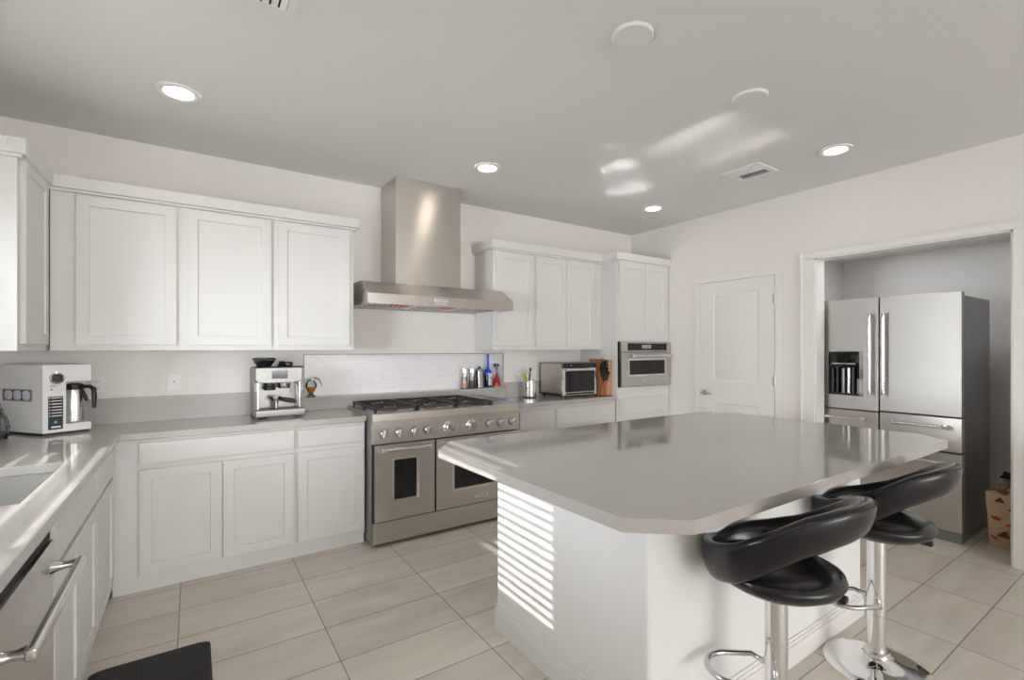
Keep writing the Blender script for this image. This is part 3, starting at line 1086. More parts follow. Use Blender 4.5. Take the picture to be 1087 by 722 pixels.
# left door with dispenser opening
DX0, DX1, DZ0, DZ1 = 0.096, 0.322, 1.003, 1.366
ld = B().holed(0.0, sx - 0.004, 0.893, 1.80, [(DX0, DX1, DZ0, DZ1)], 0.0, 0.056).make('door', M['steel_v'], fr)
B().box(DX0 - 0.002, DX1 + 0.002, 0.048, 0.056, DZ0 - 0.002, DZ1 + 0.002).make('dispenser_recess', M['black_glass'], ld)
B().holed(DX0 - 0.024, DX1 + 0.024, DZ0 - 0.004, DZ1 + 0.004, [(DX0, DX1, DZ0, DZ1)], -0.004, 0.003).make('dispenser_bezel', M['chrome'], ld)
B().box(DX0 + 0.004, DX1 - 0.004, 0.004, 0.046, 1.272, DZ1 - 0.002, 0.003).make('dispenser_panel', M['black_glass'], ld)
B().box(DX0 + 0.02, DX1 - 0.03, 0.001, 0.004, 1.262, 1.270).make('light_strip', M['steel_light'], ld)
B().box(DX0 + 0.004, DX1 - 0.004, 0.004, 0.046, DZ0 + 0.004, DZ0 + 0.016, 0.002).make('drip_tray', M['black'], ld)
for i, (x, m_, r_, z1_) in enumerate(((0.115, 'black', 0.011, 1.22), (0.150, 'black', 0.010, 1.235), (0.195, 'steel_side', 0.013, 1.225), (0.235, 'steel_light', 0.015, 1.23), (0.268, 'black', 0.013, 1.235), (0.302, 'steel_side', 0.010, 1.14))):
    B().cyl((x, 0.028, DZ0 + 0.018), (x, 0.028, z1_), r_, r_ * 0.9).make('dispenser_paddle' if i != 3 else 'water_spout', M[m_], ld)
rd = B().box(sx + 0.004, FW, 0.0, 0.056, 0.900, 1.80, 0.004).make('door', M['steel_v'], fr)


def bar_handle(par, p0, p1, r=0.0125, inset=0.02):
    p0, p1 = Vector(p0), Vector(p1)
    d = (p1 - p0).normalized()
    h = B().cyl(p0, p1, r).make('handle', M['steel_light'], par)
    for q in (p0 + d * inset, p1 - d * inset):
        B().box(q.x - 0.016, q.x + 0.016, q.y - 0.016, 0.0005, q.z - 0.016, q.z + 0.016, 0.005).make('bracket', M['chrome'], h)


bar_handle(ld, (sx - 0.045, -0.062, 1.025), (sx - 0.045, -0.062, 1.672))
bar_handle(rd, (sx + 0.045, -0.062, 1.025), (sx + 0.045, -0.062, 1.672))
d1 = B().box(0.0, sx - 0.004, 0.0, 0.056, 0.645, 0.882, 0.004).make('drawer', M['steel'], fr)
d2 = B().box(sx + 0.004, FW, 0.0, 0.056, 0.645, 0.890, 0.004).make('drawer', M['steel'], fr)
d3 = B().box(0.0, FW, 0.0, 0.056, 0.075, 0.634, 0.004).make('freezer_drawer', M['steel'], fr)
bar_handle(d1, (0.05, -0.06, 0.822), (0.385, -0.06, 0.822))
bar_handle(d2, (0.53, -0.06, 0.828), (0.885, -0.06, 0.828))
bar_handle(d3, (0.08, -0.06, 0.568), (0.885, -0.06, 0.568))
B().box(0.02, FW - 0.16, 0.03, 0.09, 0.012, 0.07).make('vent_grille', M['black'], fr)
B().box(FW - 0.16, FW - 0.001, 0.006, 0.2, 0.0, 0.072, 0.003).make('foot_cover', M['steel_side'], fr)
B().box(0.001, 0.02, 0.006, 0.2, 0.0, 0.072, 0.003).make('foot_cover', M['steel_side'], fr)
for x in (0.05, FW - 0.05):
    B().box(x - 0.03, x + 0.03, 0.02, 0.14, 1.776, 1.795, 0.003).make('hinge_cover', M['grey_plastic'], fr)

# ------------------------------------------------------------------ stools
def stool():
    s = thing('bar_stool', '', 'stool')
    prof = [(0.195, 0.0), (0.198, 0.004), (0.194, 0.008), (0.15, 0.014), (0.10, 0.022), (0.065, 0.034), (0.045, 0.048), (0.040, 0.056)]
    B().lathe(prof, n=64).make('base', M['chrome'], s, smooth=50)
    B().lathe([(0.047, 0.052), (0.049, 0.060), (0.047, 0.070), (0.036, 0.075)], n=40).make('collar', M['steel_light'], s)
    B().cyl((0, 0, 0.06), (0, 0, 0.232), 0.0335, n=40).make('column', M['chrome'], s)
    B().lathe([(0.036, 0.234), (0.036, 0.238), (0.0355, 0.59)], n=40).make('column_sleeve', M['chrome'], s)
    # footrest: a flat loop in front (+x is the front)
    pts = []
    for k in range(15):
        a = R(-90 + 180 * k / 14)
        pts.append((0.145 + 0.085 * math.cos(a), 0.085 * math.sin(a), 0.30))
    pts = [(0.02, -0.03, 0.30), (0.045, -0.08, 0.30)] + pts + [(0.045, 0.08, 0.30), (0.02, 0.03, 0.30)]
    B().tube(pts, 0.0095, n=12).xf(Matrix.Rotation(R(54), 4, 'Z')).make('footrest', M['chrome_dark'], s, smooth=60)
    B().lathe([(0.0, 0.575), (0.10, 0.578), (0.155, 0.592), (0.19, 0.614), (0.203, 0.636), (0.197, 0.654), (0.17, 0.667), (0.10, 0.664), (0.0, 0.660)], n=48, cap=False).make('seat', M['leather'], s, smooth=60)
    # padded back: a band sweeping from the seat front up around the rear
    b = B()
    bm = b.bm
    rows = []
    n = 44
    A = 180
    for i in range(n):
        a = -A + 2 * A * i / n               # 0 is the rear
        u = abs(a) / A
        ca, sa = math.cos(R(a)), math.sin(R(a))
        ex = -0.225 * ca - 0.012
        ey = 0.222 * sa * (1.0 - 0.10 * u * u)
        tab = [(0, 0.872), (25, 0.862), (50, 0.832), (75, 0.765), (100, 0.700), (125, 0.668), (150, 0.655), (180, 0.652)]
        for (a0, z0_), (a1, z1_) in zip(tab, tab[1:]):
            if a0 <= abs(a) <= a1:
                f_ = (abs(a) - a0) / (a1 - a0)
                zm = z0_ + (z1_ - z0_) * f_
        hh = 0.060 + 0.010 * math.sin(PI * u) - 0.012 * max(0, u - 0.8) / 0.2
        th = 0.034 - 0.008 * u
        out = Vector((-ca, sa, 0))
        c = Vector((ex, ey, zm))
        lean = 0.30 * (1 - 0.6 * u)
        row = []
        m_ = 14
        for k in range(m_):
            q = 2 * PI * k / m_
            cz = math.copysign(abs(math.sin(q)) ** 0.75, math.sin(q)) * hh
            cr_ = math.copysign(abs(math.cos(q)) ** 0.8, math.cos(q)) * th
            row.append(bm.verts.new(c + out * (cr_ + cz * lean) + Vector((0, 0, cz))))
        rows.append(row)
    for a, c in zip(rows, rows[1:] + rows[:1]):
        for k in range(len(a)):
            bm.faces.new((a[k], a[(k + 1) % len(a)], c[(k + 1) % len(a)], c[k]))
    # seam piping along the outer upper edge
    seam = [rows[i][2].co + (rows[i][2].co - rows[i][9].co).normalized() * 0.0004 for i in range(n)]
    bk = b.make('backrest', M['leather'], s, smooth=70, sub=1)
    B().tube(seam, 0.0016, True, n=6).make('seam', M['seam'], bk)
    B().tube([(-0.03, -0.04, 0.58), (-0.08, -0.10, 0.565), (-0.12, -0.15, 0.55)], [0.005, 0.005, 0.005], n=8).box(-0.155, -0.11, -0.175, -0.145, 0.535, 0.557, 0.005).make('lever', M['black'], s)
    return s


s1 = stool()
s1.location = (1.655, 0.855, 0)
s1.rotation_euler = (0, 0, R(92))
s1['label'] = 'black leather bar stool with wraparound back at the clipped island corner, nearer the camera'
s1['group'] = 'bar stools at the island'
dup(s1, (2.49, 0.853, 0), R(92), 'black leather bar stool standing before the refrigerator, its chrome disc base in view', 'bar stools at the island')

# ------------------------------------------------------------------ floor mat
mt = B().prism([(x * 0.215, y) for x, y in ((-1, -0.42), (1, -0.42), (1, 0.42), (-1, 0.42))], 0.0, 0.02, 'xy', 0.008)
mt = B()
pts = round_rect(0.218, 0.42, 0.03)
bm = mt.bm
r_ = [[bm.verts.new((x * s, y * (1 - (1 - s) * 0.5), z)) for x, y in pts] for s, z in ((1, 0.0005), (1, 0.006), (0.90, 0.020))]
for a, c in zip(r_, r_[1:]):
    for i in range(len(a)):
        bm.faces.new((a[i], a[(i + 1) % len(a)], c[(i + 1) % len(a)], c[i]))
bm.faces.new(r_[-1])
bm.faces.new(r_[0][::-1])
tag(mt.make('floor_mat', M['black_matte'], loc=(-0.150, 2.265, 0), smooth=30), 'black cushioned mat on the floor before the sink cabinet', 'mat')

# ------------------------------------------------------------------ ceiling fixtures
def ring_trim(b, r0, r1, z0, z1, n=40):
    b.lathe([(r1, z1), (r1, z0 + 0.003), (r1 - 0.006, z0), (r0 + 0.006, z0 + 0.002), (r0, z0 + 0.006), (r0, z1)], n=n, cap=False)


lights = [((-0.062, 3.06), 'recessed ceiling light above the white coffee maker and left cabinets'),
          ((1.822, 3.06), 'recessed ceiling light just in front of the hood chimney'),
          ((3.67, 3.06), 'recessed ceiling light near the corner above the built-in oven cabinet'),
          ((3.624, 1.475), 'recessed ceiling light closest to the refrigerator alcove')]
l0 = None
for (x, y), lab in lights:
    if l0 is None:
        l0 = thing('recessed_light', lab, 'ceiling light', (x, y, H), 0, 'recessed ceiling lights')
        b = B()
        ring_trim(b, 0.066, 0.098, -0.012, -0.0005)
        b.make('trim_ring', M['white_plastic'], l0)
        B().lathe([(0.066, -0.004), (0.066, -0.0075), (0.03, -0.0085), (0.001, -0.0085)], n=40).make('lens', M['lampglow'], l0)
    else:
        dup(l0, (x, y, H), 0, lab, 'recessed ceiling lights')
for (x, y), lab in (((1.57, 1.421), 'round white ceiling cover plate farther from the small square vent'), ((2.482, 1.421), 'round white ceiling cover plate closest to the small square vent')):
    tag(B().lathe([(0.088, -0.0005), (0.088, -0.009), (0.082, -0.014), (0.001, -0.015)], n=40).make('ceiling_cover', M['ceiling'], loc=(x, y, H)), lab, 'ceiling cover', 'round ceiling covers')

v1 = thing('air_vent', 'small square white air vent near the light by the alcove', 'vent', (3.524, 2.018, H), 0)
B().holed(-0.14, 0.14, -0.14, 0.14, [(-0.105, 0.105, -0.105, 0.105)], 0, 0.012).xf(Matrix.Rotation(R(-90), 4, 'X')).make('frame', M['white_plastic'], v1, loc=(0, 0, -0.0005))
B().box(-0.11, 0.11, -0.11, 0.11, -0.0015, -0.0005).make('duct', M['gap'], v1)
lv = B()
for k in range(4):
    x = -0.10 + k * 0.028
    lv.box(x - 0.012, x + 0.012, -0.105, 0.0, -0.011, -0.009, rot=Matrix.Rotation(R(30), 3, 'Y'))
for k in range(4):
    y = 0.015 + k * 0.028
    lv.box(-0.105, 0.0, y - 0.012, y + 0.012, -0.011, -0.009, rot=Matrix.Rotation(R(-30), 3, 'X'))
for k in range(4):
    x = 0.015 + k * 0.028
    lv.box(x - 0.008, x + 0.008, -0.105, 0.105, -0.011, -0.009, rot=Matrix.Rotation(R(-30), 3, 'Y'))
lv.make('louver', M['white_plastic'], v1, smooth=0)

v2 = thing('air_vent', 'long white ceiling air return with dark slots at the top edge', 'vent', (0.158, 1.97, H), 0)
B().holed(-0.19, 0.19, -0.155, 0.155, [(-0.15, 0.15, -0.11, 0.11)], 0, 0.006).xf(Matrix.Rotation(R(-90), 4, 'X')).make('frame', M['ceiling'], v2, loc=(0, 0, -0.0005))
B().box(-0.155, 0.155, -0.125, 0.125, -0.0015, -0.0005).make('duct', M['gap'], v2)
lv = B()
for k in range(10):
    x = -0.142 + k * 0.031
    lv.box(x - 0.0115, x + 0.0115, -0.11, 0.11, -0.007, -0.005, rot=Matrix.Rotation(R(18), 3, 'Y'))
lv.make('louver', M['white_plastic'], v2, smooth=0)

# ------------------------------------------------------------------ wall plates
def plate(label, x, z, w, kind):
    t = thing('outlet' if kind != 'switch' else 'wall_plate', label, 'outlet' if kind != 'switch' else 'wall plate', (x, YB - 0.0005, z), 0)
    B().box(-w / 2, w / 2, -0.006, 0, -0.058, 0.058, 0.002).make('plate', M['white_plastic'], t)
    if kind == 'outlet':
        o = B().box(-0.02, 0.02, -0.009, -0.005, -0.042, 0.042, 0.003).make('socket', M['white_plastic'], t)
        s = B()
        for zc in (-0.02, 0.02):
            s.box(-0.008, -0.006, -0.0095, -0.0085, zc - 0.004, zc + 0.006).box(0.006, 0.008, -0.0095, -0.0085, zc - 0.004, zc + 0.006).box(-0.002, 0.002, -0.0095, -0.0085, zc - 0.011, zc - 0.007)
        s.make('slot', M['gap'], o)
    else:
        B().cyl((0, -0.010, 0.0), (0, -0.005, 0.0), 0.005, n=16).make('jack', M['grey_plastic'], t)
    return t


plate('white wall outlet beside the white coffee maker', -0.50, 1.165, 0.074, 'outlet')
plate('white wall plate with a small jack left of the espresso machine', -0.106, 1.168, 0.074, 'switch')
plate('white wall outlet behind the utensil holder', 2.708, 1.185, 0.074, 'outlet')

# ------------------------------------------------------------------ white coffee maker
cf = thing('coffee_maker', 'boxy white coffee maker with steel carafe in the counter corner', 'coffee maker', (-0.680, 3.573, CT1), R(25))
ch_ = 0.388
FL, FR_, BR, BL = (0.0, 0.0), (0.208, 0.0), (0.228, 0.245), (-0.087, 0.346)
B().prism([FL, (0.098, 0), (0.104, 0.12), (0.215, 0.12), BR, BL], 0.012, ch_, 'xy', 0.004).prism([(0.09, 0), FR_, (0.215, 0.13), (0.095, 0.13)], 0.292, ch_, 'xy', 0.004).prism([(0.09, 0), FR_, (0.215, 0.13), (0.095, 0.13)], 0.012, 0.056, 'xy', 0.004).make('body', M['white_plastic'], cf)
B().prism([(0.004, 0.008), (0.20, 0.008), (0.22, 0.235), (-0.08, 0.33)], 0.0, 0.0125, 'xy').make('foot', M['black'], cf)
dl = B().lathe([(0.033, -0.0005), (0.033, -0.009), (0.027, -0.013), (0.025, -0.012)], (0.056, 0, 0.313), 32, 'Y').make('dial', M['chrome'], cf)
B().lathe([(0.024, -0.010), (0.024, -0.016), (0.001, -0.017)], (0.056, 0, 0.313), 32, 'Y').make('dial_face', M['black'], dl)
B().cyl((0.036, -0.003, 0.252), (0.036, 0.001, 0.252), 0.005, n=16).make('button', M['grey_plastic'], cf)
B().box(0.030, 0.056, -0.001, 0.001, 0.268, 0.272).make('print', M['grey_plastic'], cf)
pn = B().box(0.022, 0.084, -0.002, 0.001, 0.030, 0.212, 0.0005).make('label_panel', M['screen'], cf)
ln = B()
for k in range(7):
    z = 0.204 - k * 0.0165
    ln.box(0.036, 0.079, -0.003, -0.0015, z - 0.002, z + 0.002).box(0.026, 0.031, -0.003, -0.0015, z - 0.002, z + 0.002)
B().box(0.034, 0.074, -0.003, -0.0015, 0.040, 0.048).make('panel_lettering', M['white'], pn, smooth=0)
ln.make('panel_print', M['white'], pn, smooth=0)
B().prism([(0.048, 0.080), (0.053, 0.074), (0.058, 0.080), (0.057, 0.064), (0.049, 0.064)], -0.003, -0.0015, 'xz').make('panel_emblem', M['teal'], pn, smooth=0)
side = Matrix.Rotation(math.atan2(0.346, -0.087), 4, 'Z')
wn = B().holed(0.085, 0.335, 0.185, 0.252, [(0.092, 0.328, 0.191, 0.246)], -0.001, 0.003).xf(side)
wn.make('side_window', M['grey_plastic'], cf)
B().box(0.09, 0.33, 0.0, 0.0008, 0.19, 0.247).xf(side).make('window_back', M['screen'], cf)
for k in range(3):
    p = side @ Vector((0.135 + k * 0.076, 0, 0))
    B().lathe([(0.001, 0.192), (0.022, 0.194), (0.034, 0.203), (0.034, 0.234), (0.022, 0.243), (0.001, 0.245)], n=20).xf(Matrix.Translation(p) @ side @ Matrix.Diagonal((1, 0.12, 1, 1))).make('white_pod', M['ball'], cf)
cr_ = B().lathe([(0.044, 0.058), (0.050, 0.064), (0.050, 0.165), (0.045, 0.215), (0.040, 0.242)], (0.152, 0.062, 0), 36).make('carafe', M['steel_light'], cf, label='brushed steel carafe')
B().lathe([(0.041, 0.242), (0.043, 0.248), (0.043, 0.268), (0.030, 0.276)], (0.152, 0.062, 0), 36).make('lid', M['black'], cr_)
B().tube([(0.172, 0.04, 0.255), (0.196, -0.015, 0.260), (0.208, -0.034, 0.245), (0.210, -0.038, 0.20), (0.208, -0.036, 0.135)], [0.010, 0.011, 0.013, 0.013, 0.010], n=12).tube([(0.172, 0.035, 0.24), (0.183, 0.008, 0.20), (0.186, 0.0, 0.175)], [0.012, 0.011, 0.008], n=10).make('handle', M['black'], cr_)

# cut-glass jug at the picture edge
jg = thing('glass_jug', 'clear faceted glass jug beside the white coffee maker', 'jug', (-0.868, 3.56, CT1), 0)
b = B()
b.lathe([(0.045, 0.0), (0.058, 0.004), (0.064, 0.03), (0.065, 0.07), (0.058, 0.11), (0.042, 0.14), (0.040, 0.165), (0.038, 0.165), (0.038, 0.14), (0.054, 0.11), (0.061, 0.07), (0.060, 0.03), (0.05, 0.008)], n=14)
b.make('body', M['glass'], jg, smooth=0)
B().lathe([(0.0665, 0.028), (0.0675, 0.034), (0.0665, 0.04)], n=14, cap=False).lathe([(0.067, 0.058), (0.068, 0.064), (0.067, 0.07)], n=14, cap=False).make('facet_band', M['glass'], jg, smooth=0)

# ------------------------------------------------------------------ espresso machine
es = thing('espresso_machine', 'stainless espresso machine with dark screen and bean hopper on the left counter', 'espresso machine', (0.345, 3.635, CT1), R(3))
EW, ED = 0.305, 0.27
B().box(0.008, EW - 0.008, 0.11, ED, 0.02, 0.345, 0.01).make('body', M['steel_mid'], es)
hp = B().prism([(0.005, 0.345), (0.005, 0.262), (0.02, 0.246), (0.075, 0.240), (0.23, 0.240), (0.285, 0.246), (0.30, 0.262), (0.30, 0.345)], -0.002, 0.13, 'xz', 0.004).make('head', M['steel_mid'], es)
B().box(0.105, 0.205, -0.0045, -0.0015, 0.270, 0.325, 0.001).make('screen', M['screen'], hp)
B().cyl((0.055, -0.006, 0.305), (0.055, -0.001, 0.305), 0.008, n=20).make('button', M['white_plastic'], hp)
B().box(0.0, 0.31, -0.005, 0.135, 0.343, 0.352, 0.003).make('top_rim', M['black'], es)
B().box(0.0, EW + 0.01, -0.035, 0.12, 0.012, 0.060, 0.006).make('drip_tray', M['steel_mid'], es)
B().box(0.03, EW - 0.03, -0.026, 0.108, 0.0595, 0.062).box(0.07, 0.24, -0.030, 0.10, 0.0, 0.014).make('drip_grid', M['black'], es)
for x in (0.025, EW - 0.025):
    B().cyl((x, 0.0, 0), (x, 0.0, 0.014), 0.012, n=16).cyl((x, ED - 0.03, 0), (x, ED - 0.03, 0.022), 0.012, n=16).make('foot', M['black'], es)
B().lathe([(0.030, 0.240), (0.030, 0.222), (0.038, 0.216), (0.036, 0.190), (0.001, 0.188)][::-1], (0.10, 0.045, 0), 28).make('grinder_outlet', M['black'], es)
B().lathe([(0.001, 0.200), (0.036, 0.200), (0.040, 0.206), (0.040, 0.236), (0.034, 0.241), (0.001, 0.241)], (0.19, 0.045, 0), 28).make('group_head', M['chrome_dark'], es)
pf = B().tube([(0.155, -0.005, 0.130), (0.20, -0.045, 0.122), (0.235, -0.075, 0.116)], [0.012, 0.017, 0.014], n=14).make('portafilter_handle', M['black'], es)
B().lathe([(0.001, 0.118), (0.028, 0.118), (0.033, 0.126), (0.033, 0.148), (0.001, 0.150)], (0.135, 0.025, 0), 28).cyl((0.135, 0.025, 0.064), (0.135, 0.025, 0.118), 0.014, n=16).make('portafilter', M['chrome_dark'], es)
B().tube([(0.262, 0.03, 0.242), (0.268, 0.015, 0.20), (0.268, 0.008, 0.13), (0.262, -0.002, 0.075)], 0.0048, n=10).make('steam_wand', M['chrome_dark'], es)
B().box(0.012, 0.028, 0.0, 0.12, 0.06, 0.245, 0.003).make('side_post', M['chrome_dark'], es)
B().box(EW - 0.022, EW - 0.006, 0.03, 0.12, 0.06, 0.245, 0.003).make('side_post', M['chrome_dark'], es)
hpv = B().lathe([(0.045, 0.352), (0.05, 0.360), (0.072, 0.395), (0.074, 0.400), (0.074, 0.410), (0.06, 0.413), (0.001, 0.414)], (0.075, 0.11, 0), 36).make('bean_hopper', M['black'], es)
B().lathe([(0.0735, 0.392), (0.0755, 0.396), (0.0735, 0.400)], (0.075, 0.11, 0), 36, cap=False).make('hopper_ring', M['chrome_dark'], hpv)
B().lathe([(0.022, 0.352), (0.026, 0.365), (0.015, 0.372), (0.02, 0.385), (0.001, 0.39)], (0.185, 0.10, 0), 20).make('tamper', M['black'], es)
B().lathe([(0.018, 0.352), (0.03, 0.358), (0.03, 0.376), (0.022, 0.382), (0.001, 0.383)], (0.232, 0.11, 0), 20).make('milk_cup_lid', M['black'], es)

# ------------------------------------------------------------------ niche items (stand on the ledge)
LZ = NZ0
hn = thing('honey_dispenser', 'glass honey dispenser with amber honey at the left end of the tiled niche', 'dispenser', (0.770, 3.992, LZ), 0)
B().lathe([(0.034, 0), (0.034, 0.004), (0.022, 0.012), (0.014, 0.024), (0.030, 0.05), (0.042, 0.078), (0.040, 0.10), (0.028, 0.122)], n=28).make('bowl', M['glass'], hn)
B().lathe([(0.001, 0.020), (0.012, 0.028), (0.028, 0.052), (0.038, 0.074), (0.001, 0.075)], n=28).make('honey', M['honey'], hn)
B().lathe([(0.029, 0.122), (0.031, 0.126), (0.028, 0.140), (0.008, 0.146), (0.001, 0.147)], n=28).make('lid', M['chrome'], hn)
B().tube([(0.0, 0, 0.140), (0.03, 0, 0.150), (0.058, 0, 0.138), (0.074, 0, 0.105), (0.080, 0, 0.075)], [0.006, 0.007, 0.007, 0.005, 0.003], n=10).make('handle', M['steel_light'], hn)


def grinder(label, x, fill, m):
    g = thing('spice_grinder', label, 'grinder', (x, 3.995, LZ), 0, 'spice grinders in the niche')
    B().lathe([(0.031, 0), (0.032, 0.003), (0.028, 0.06), (0.0265, 0.118)], n=28).make('jar', M['glass'], g)
    B().lathe([(0.001, 0.004), (0.028, 0.004), (0.026, fill * 0.6), (0.016, fill), (0.001, fill * 1.05)], n=24).make('filling', m, g)
    B().lathe([(0.028, 0.118), (0.028, 0.135), (0.034, 0.185), (0.033, 0.188), (0.001, 0.188)], n=28).make('cap', M['steel_light'], g)


grinder('glass grinder of pink salt with steel cap on the niche ledge', 2.128, 0.075, M['pink_salt'])
grinder('glass grinder of dark peppercorns with steel cap on the niche ledge', 2.208, 0.07, M['pepper'])
ob = thing('glass_bottle', 'clear square-shouldered glass bottle with dark stopper beside the blue bottle', 'bottle', (2.290, 3.995, LZ), 0)
B().prism(round_rect(0.034, 0.034, 0.01), 0.0, 0.178, 'xy').make('body', M['glass'], ob)
B().prism(round_rect(0.029, 0.029, 0.008), 0.004, 0.165, 'xy').make('contents', M['steel_light'], ob)
B().lathe([(0.030, 0.178), (0.016, 0.188), (0.014, 0.193)], n=24).make('neck', M['glass'], ob)
B().lathe([(0.010, 0.188), (0.013, 0.195), (0.013, 0.204), (0.006, 0.207)], n=20).make('stopper', M['black'], ob)
bb_ = thing('blue_bottle', 'tall cobalt blue glass bottle with white label in the niche', 'bottle', (2.384, 3.992, LZ), 0)
B().lathe([(0.034, 0), (0.036, 0.004), (0.036, 0.128), (0.0355, 0.145), (0.030, 0.164), (0.016, 0.180), (0.0125, 0.20), (0.0125, 0.30), (0.015, 0.303), (0.015, 0.312), (0.010, 0.314)], n=32).make('body', M['blue'], bb_)
B().lathe([(0.0362, 0.008), (0.0368, 0.010), (0.0368, 0.118), (0.0362, 0.120)], n=32, cap=False).make('liquid', M['navy'], bb_)
lb = B()
bm = lb.bm
q = []
for k in range(13):
    a = R(-112 + k * 8.5)
    q.append([bm.verts.new((0.0374 * math.cos(a), 0.0374 * math.sin(a), z)) for z in (0.022, 0.138)])
for a, c in zip(q, q[1:]):
    bm.faces.new((a[0], c[0], c[1], a[1]))
lbo = lb.make('label', M['label'], bb_)
B().box(-0.002, 0.020, -0.040, -0.036, 0.085, 0.098, 0.001).make('label_print', M['ink'], lbo)
B().lathe([(0.013, 0.3145), (0.013, 0.322), (0.001, 0.323)], n=20).make('stopper', M['ink'], bb_)
rb = thing('decanter', 'small red cone-shaped glass decanter at the end of the niche', 'decanter', (2.482, 3.990, LZ), 0)
B().lathe([(0.040, 0.0), (0.042, 0.006), (0.034, 0.014)], n=28).make('base', M['brass'], rb)
B().lathe([(0.036, 0.014), (0.037, 0.02), (0.026, 0.06), (0.012, 0.11), (0.007, 0.14), (0.001, 0.141)], n=28).make('flask', M['red_glass'], rb)
B().tube([(0.0, 0, 0.138), (-0.004, 0, 0.17), (-0.014, 0, 0.205)], 0.0045, n=10).lathe([(0.001, 0.196), (0.014, 0.200), (0.018, 0.214), (0.014, 0.228), (0.001, 0.232)], (-0.018, 0, 0), 16).lathe([(0.001, 0.204), (0.010, 0.208), (0.012, 0.218), (0.008, 0.226), (0.001, 0.228)], (0.016, 0.0, 0), 16).tube([(-0.004, 0, 0.17), (0.006, 0, 0.19), (0.016, 0, 0.208)], 0.004, n=8).make('stopper', M['ink'], rb)

# ------------------------------------------------------------------ utensils
ux, uy = 2.745, 3.80
ut = thing('utensil_holder', 'brushed steel utensil holder on black base beside the toaster oven', 'holder', (ux, uy, CT1), 0)
B().lathe([(0.062, 0.012), (0.064, 0.014), (0.064, 0.165), (0.061, 0.168), (0.060, 0.165), (0.060, 0.02)], n=36, cap=False).lathe([(0.001, 0.014), (0.0605, 0.014), (0.0605, 0.018), (0.001, 0.018)], n=36).make('cup', M['steel_light'], ut)
B().lathe([(0.066, 0.0), (0.067, 0.004), (0.066, 0.013), (0.001, 0.013)], n=36).make('base', M['black'], ut)
sp = thing('spatula', 'lime green silicone spatula leaning out of the steel holder', 'spatula', (ux, uy, CT1), 0)
B().tube([(0.015, -0.01, 0.022), (-0.02, -0.02, 0.10), (-0.048, -0.024, 0.165)], 0.005, n=8).make('handle', M['black'], sp)
B().box(-0.014, 0.014, -0.005, 0.005, 0, 0.085, 0.004).xf(Matrix.Translation((-0.046, -0.024, 0.16)) @ Matrix.Rotation(R(-28), 4, 'Y')).make('blade', M['green'], sp)
sp = thing('ladle', 'slim black cooking utensil standing in the steel holder', 'utensil', (ux, uy, CT1), 0)
B().tube([(-0.02, 0.01, 0.022), (0.0, 0.01, 0.15), (0.012, 0.012, 0.22), (0.018, 0.012, 0.262)], [0.006, 0.007, 0.008, 0.004], n=10).make('handle', M['black'], sp)
B().lathe([(0.001, 0.255), (0.008, 0.258), (0.011, 0.27), (0.006, 0.288), (0.001, 0.292)], (0.019, 0.012, 0), 14).make('tip', M['black'], sp)
sp = thing('serving_spoon', 'cream plastic serving spoon standing in the steel holder', 'spoon', (ux, uy, CT1), 0)
B().tube([(0.0, -0.02, 0.022), (0.02, -0.022, 0.10), (0.036, -0.024, 0.18)], 0.005, n=8).make('handle', M['cream'], sp)
b = B().lathe([(0.001, -0.052), (0.018, -0.045), (0.032, -0.02), (0.036, 0.005), (0.030, 0.032), (0.014, 0.048), (0.001, 0.052)], n=20)
b.xf(Matrix.Translation((0.047, -0.025, 0.215)) @ Matrix.Rotation(R(14), 4, 'Y') @ Matrix.Diagonal((1, 0.25, 1, 1)))
b.make('bowl', M['cream'], sp)

# ------------------------------------------------------------------ toaster oven
TOX, TOY = 2.955, 3.55
to = thing('toaster_oven', 'stainless countertop toaster oven with glass door on the right counter', 'toaster oven', (TOX, TOY, CT1), 0)
TW, TD, TZ0, TZ1 = 0.43, 0.355, 0.024, 0.338
B().box(0.0, TW, 0.012, TD, TZ0, TZ0 + 0.012).box(0.0, 0.012, 0.012, TD, TZ0, TZ1 - 0.01).box(TW - 0.012, TW, 0.012, TD, TZ0, TZ1 - 0.01).box(0, TW, TD - 0.012, TD, TZ0, TZ1 - 0.01).make('housing', M['steel'], to)
B().box(-0.002, TW + 0.002, 0.008, TD, TZ1 - 0.014, TZ1, 0.004).make('top', M['grey_plastic'], to)
B().box(0.0, TW, -0.004, 0.014, TZ1 - 0.052, TZ1 - 0.002, 0.004).make('control_strip', M['black_glass'], to)
for x, r_ in ((0.10, 0.007), (0.30, 0.004)):
    B().lathe([(r_, -0.004), (r_, -0.009), (r_ * 0.7, -0.010)], (x, 0, TZ1 - 0.027), 16, 'Y').make('button', M['steel_light'], to)
tdr = B().holed(0.0, TW, TZ0, TZ1 - 0.054, [(0.024, TW - 0.024, TZ0 + 0.030, TZ1 - 0.078)], -0.012, 0.010).make('door', M['steel_light'], to)
B().box(0.022, TW - 0.022, -0.006, -0.002, TZ0 + 0.028, TZ1 - 0.076).make('glass', M['smoke_glass'], tdr)
B().cyl((0.03, -0.036, TZ1 - 0.066), (TW - 0.03, -0.036, TZ1 - 0.066), 0.008, n=16).box(0.04, 0.055, -0.036, -0.010, TZ1 - 0.072, TZ1 - 0.060).box(TW - 0.055, TW - 0.04, -0.036, -0.010, TZ1 - 0.072, TZ1 - 0.060).make('handle', M['chrome'], tdr)
B().box(0.03, TW - 0.03, -0.0135, -0.011, TZ0 + 0.006, TZ0 + 0.024).make('lower_strip', M['black_glass'], tdr)
B().box(0.013, TW - 0.013, TD - 0.03, TD - 0.013, TZ0 + 0.013, TZ1 - 0.016).make('cavity', M['gap'], to)
rk = B()
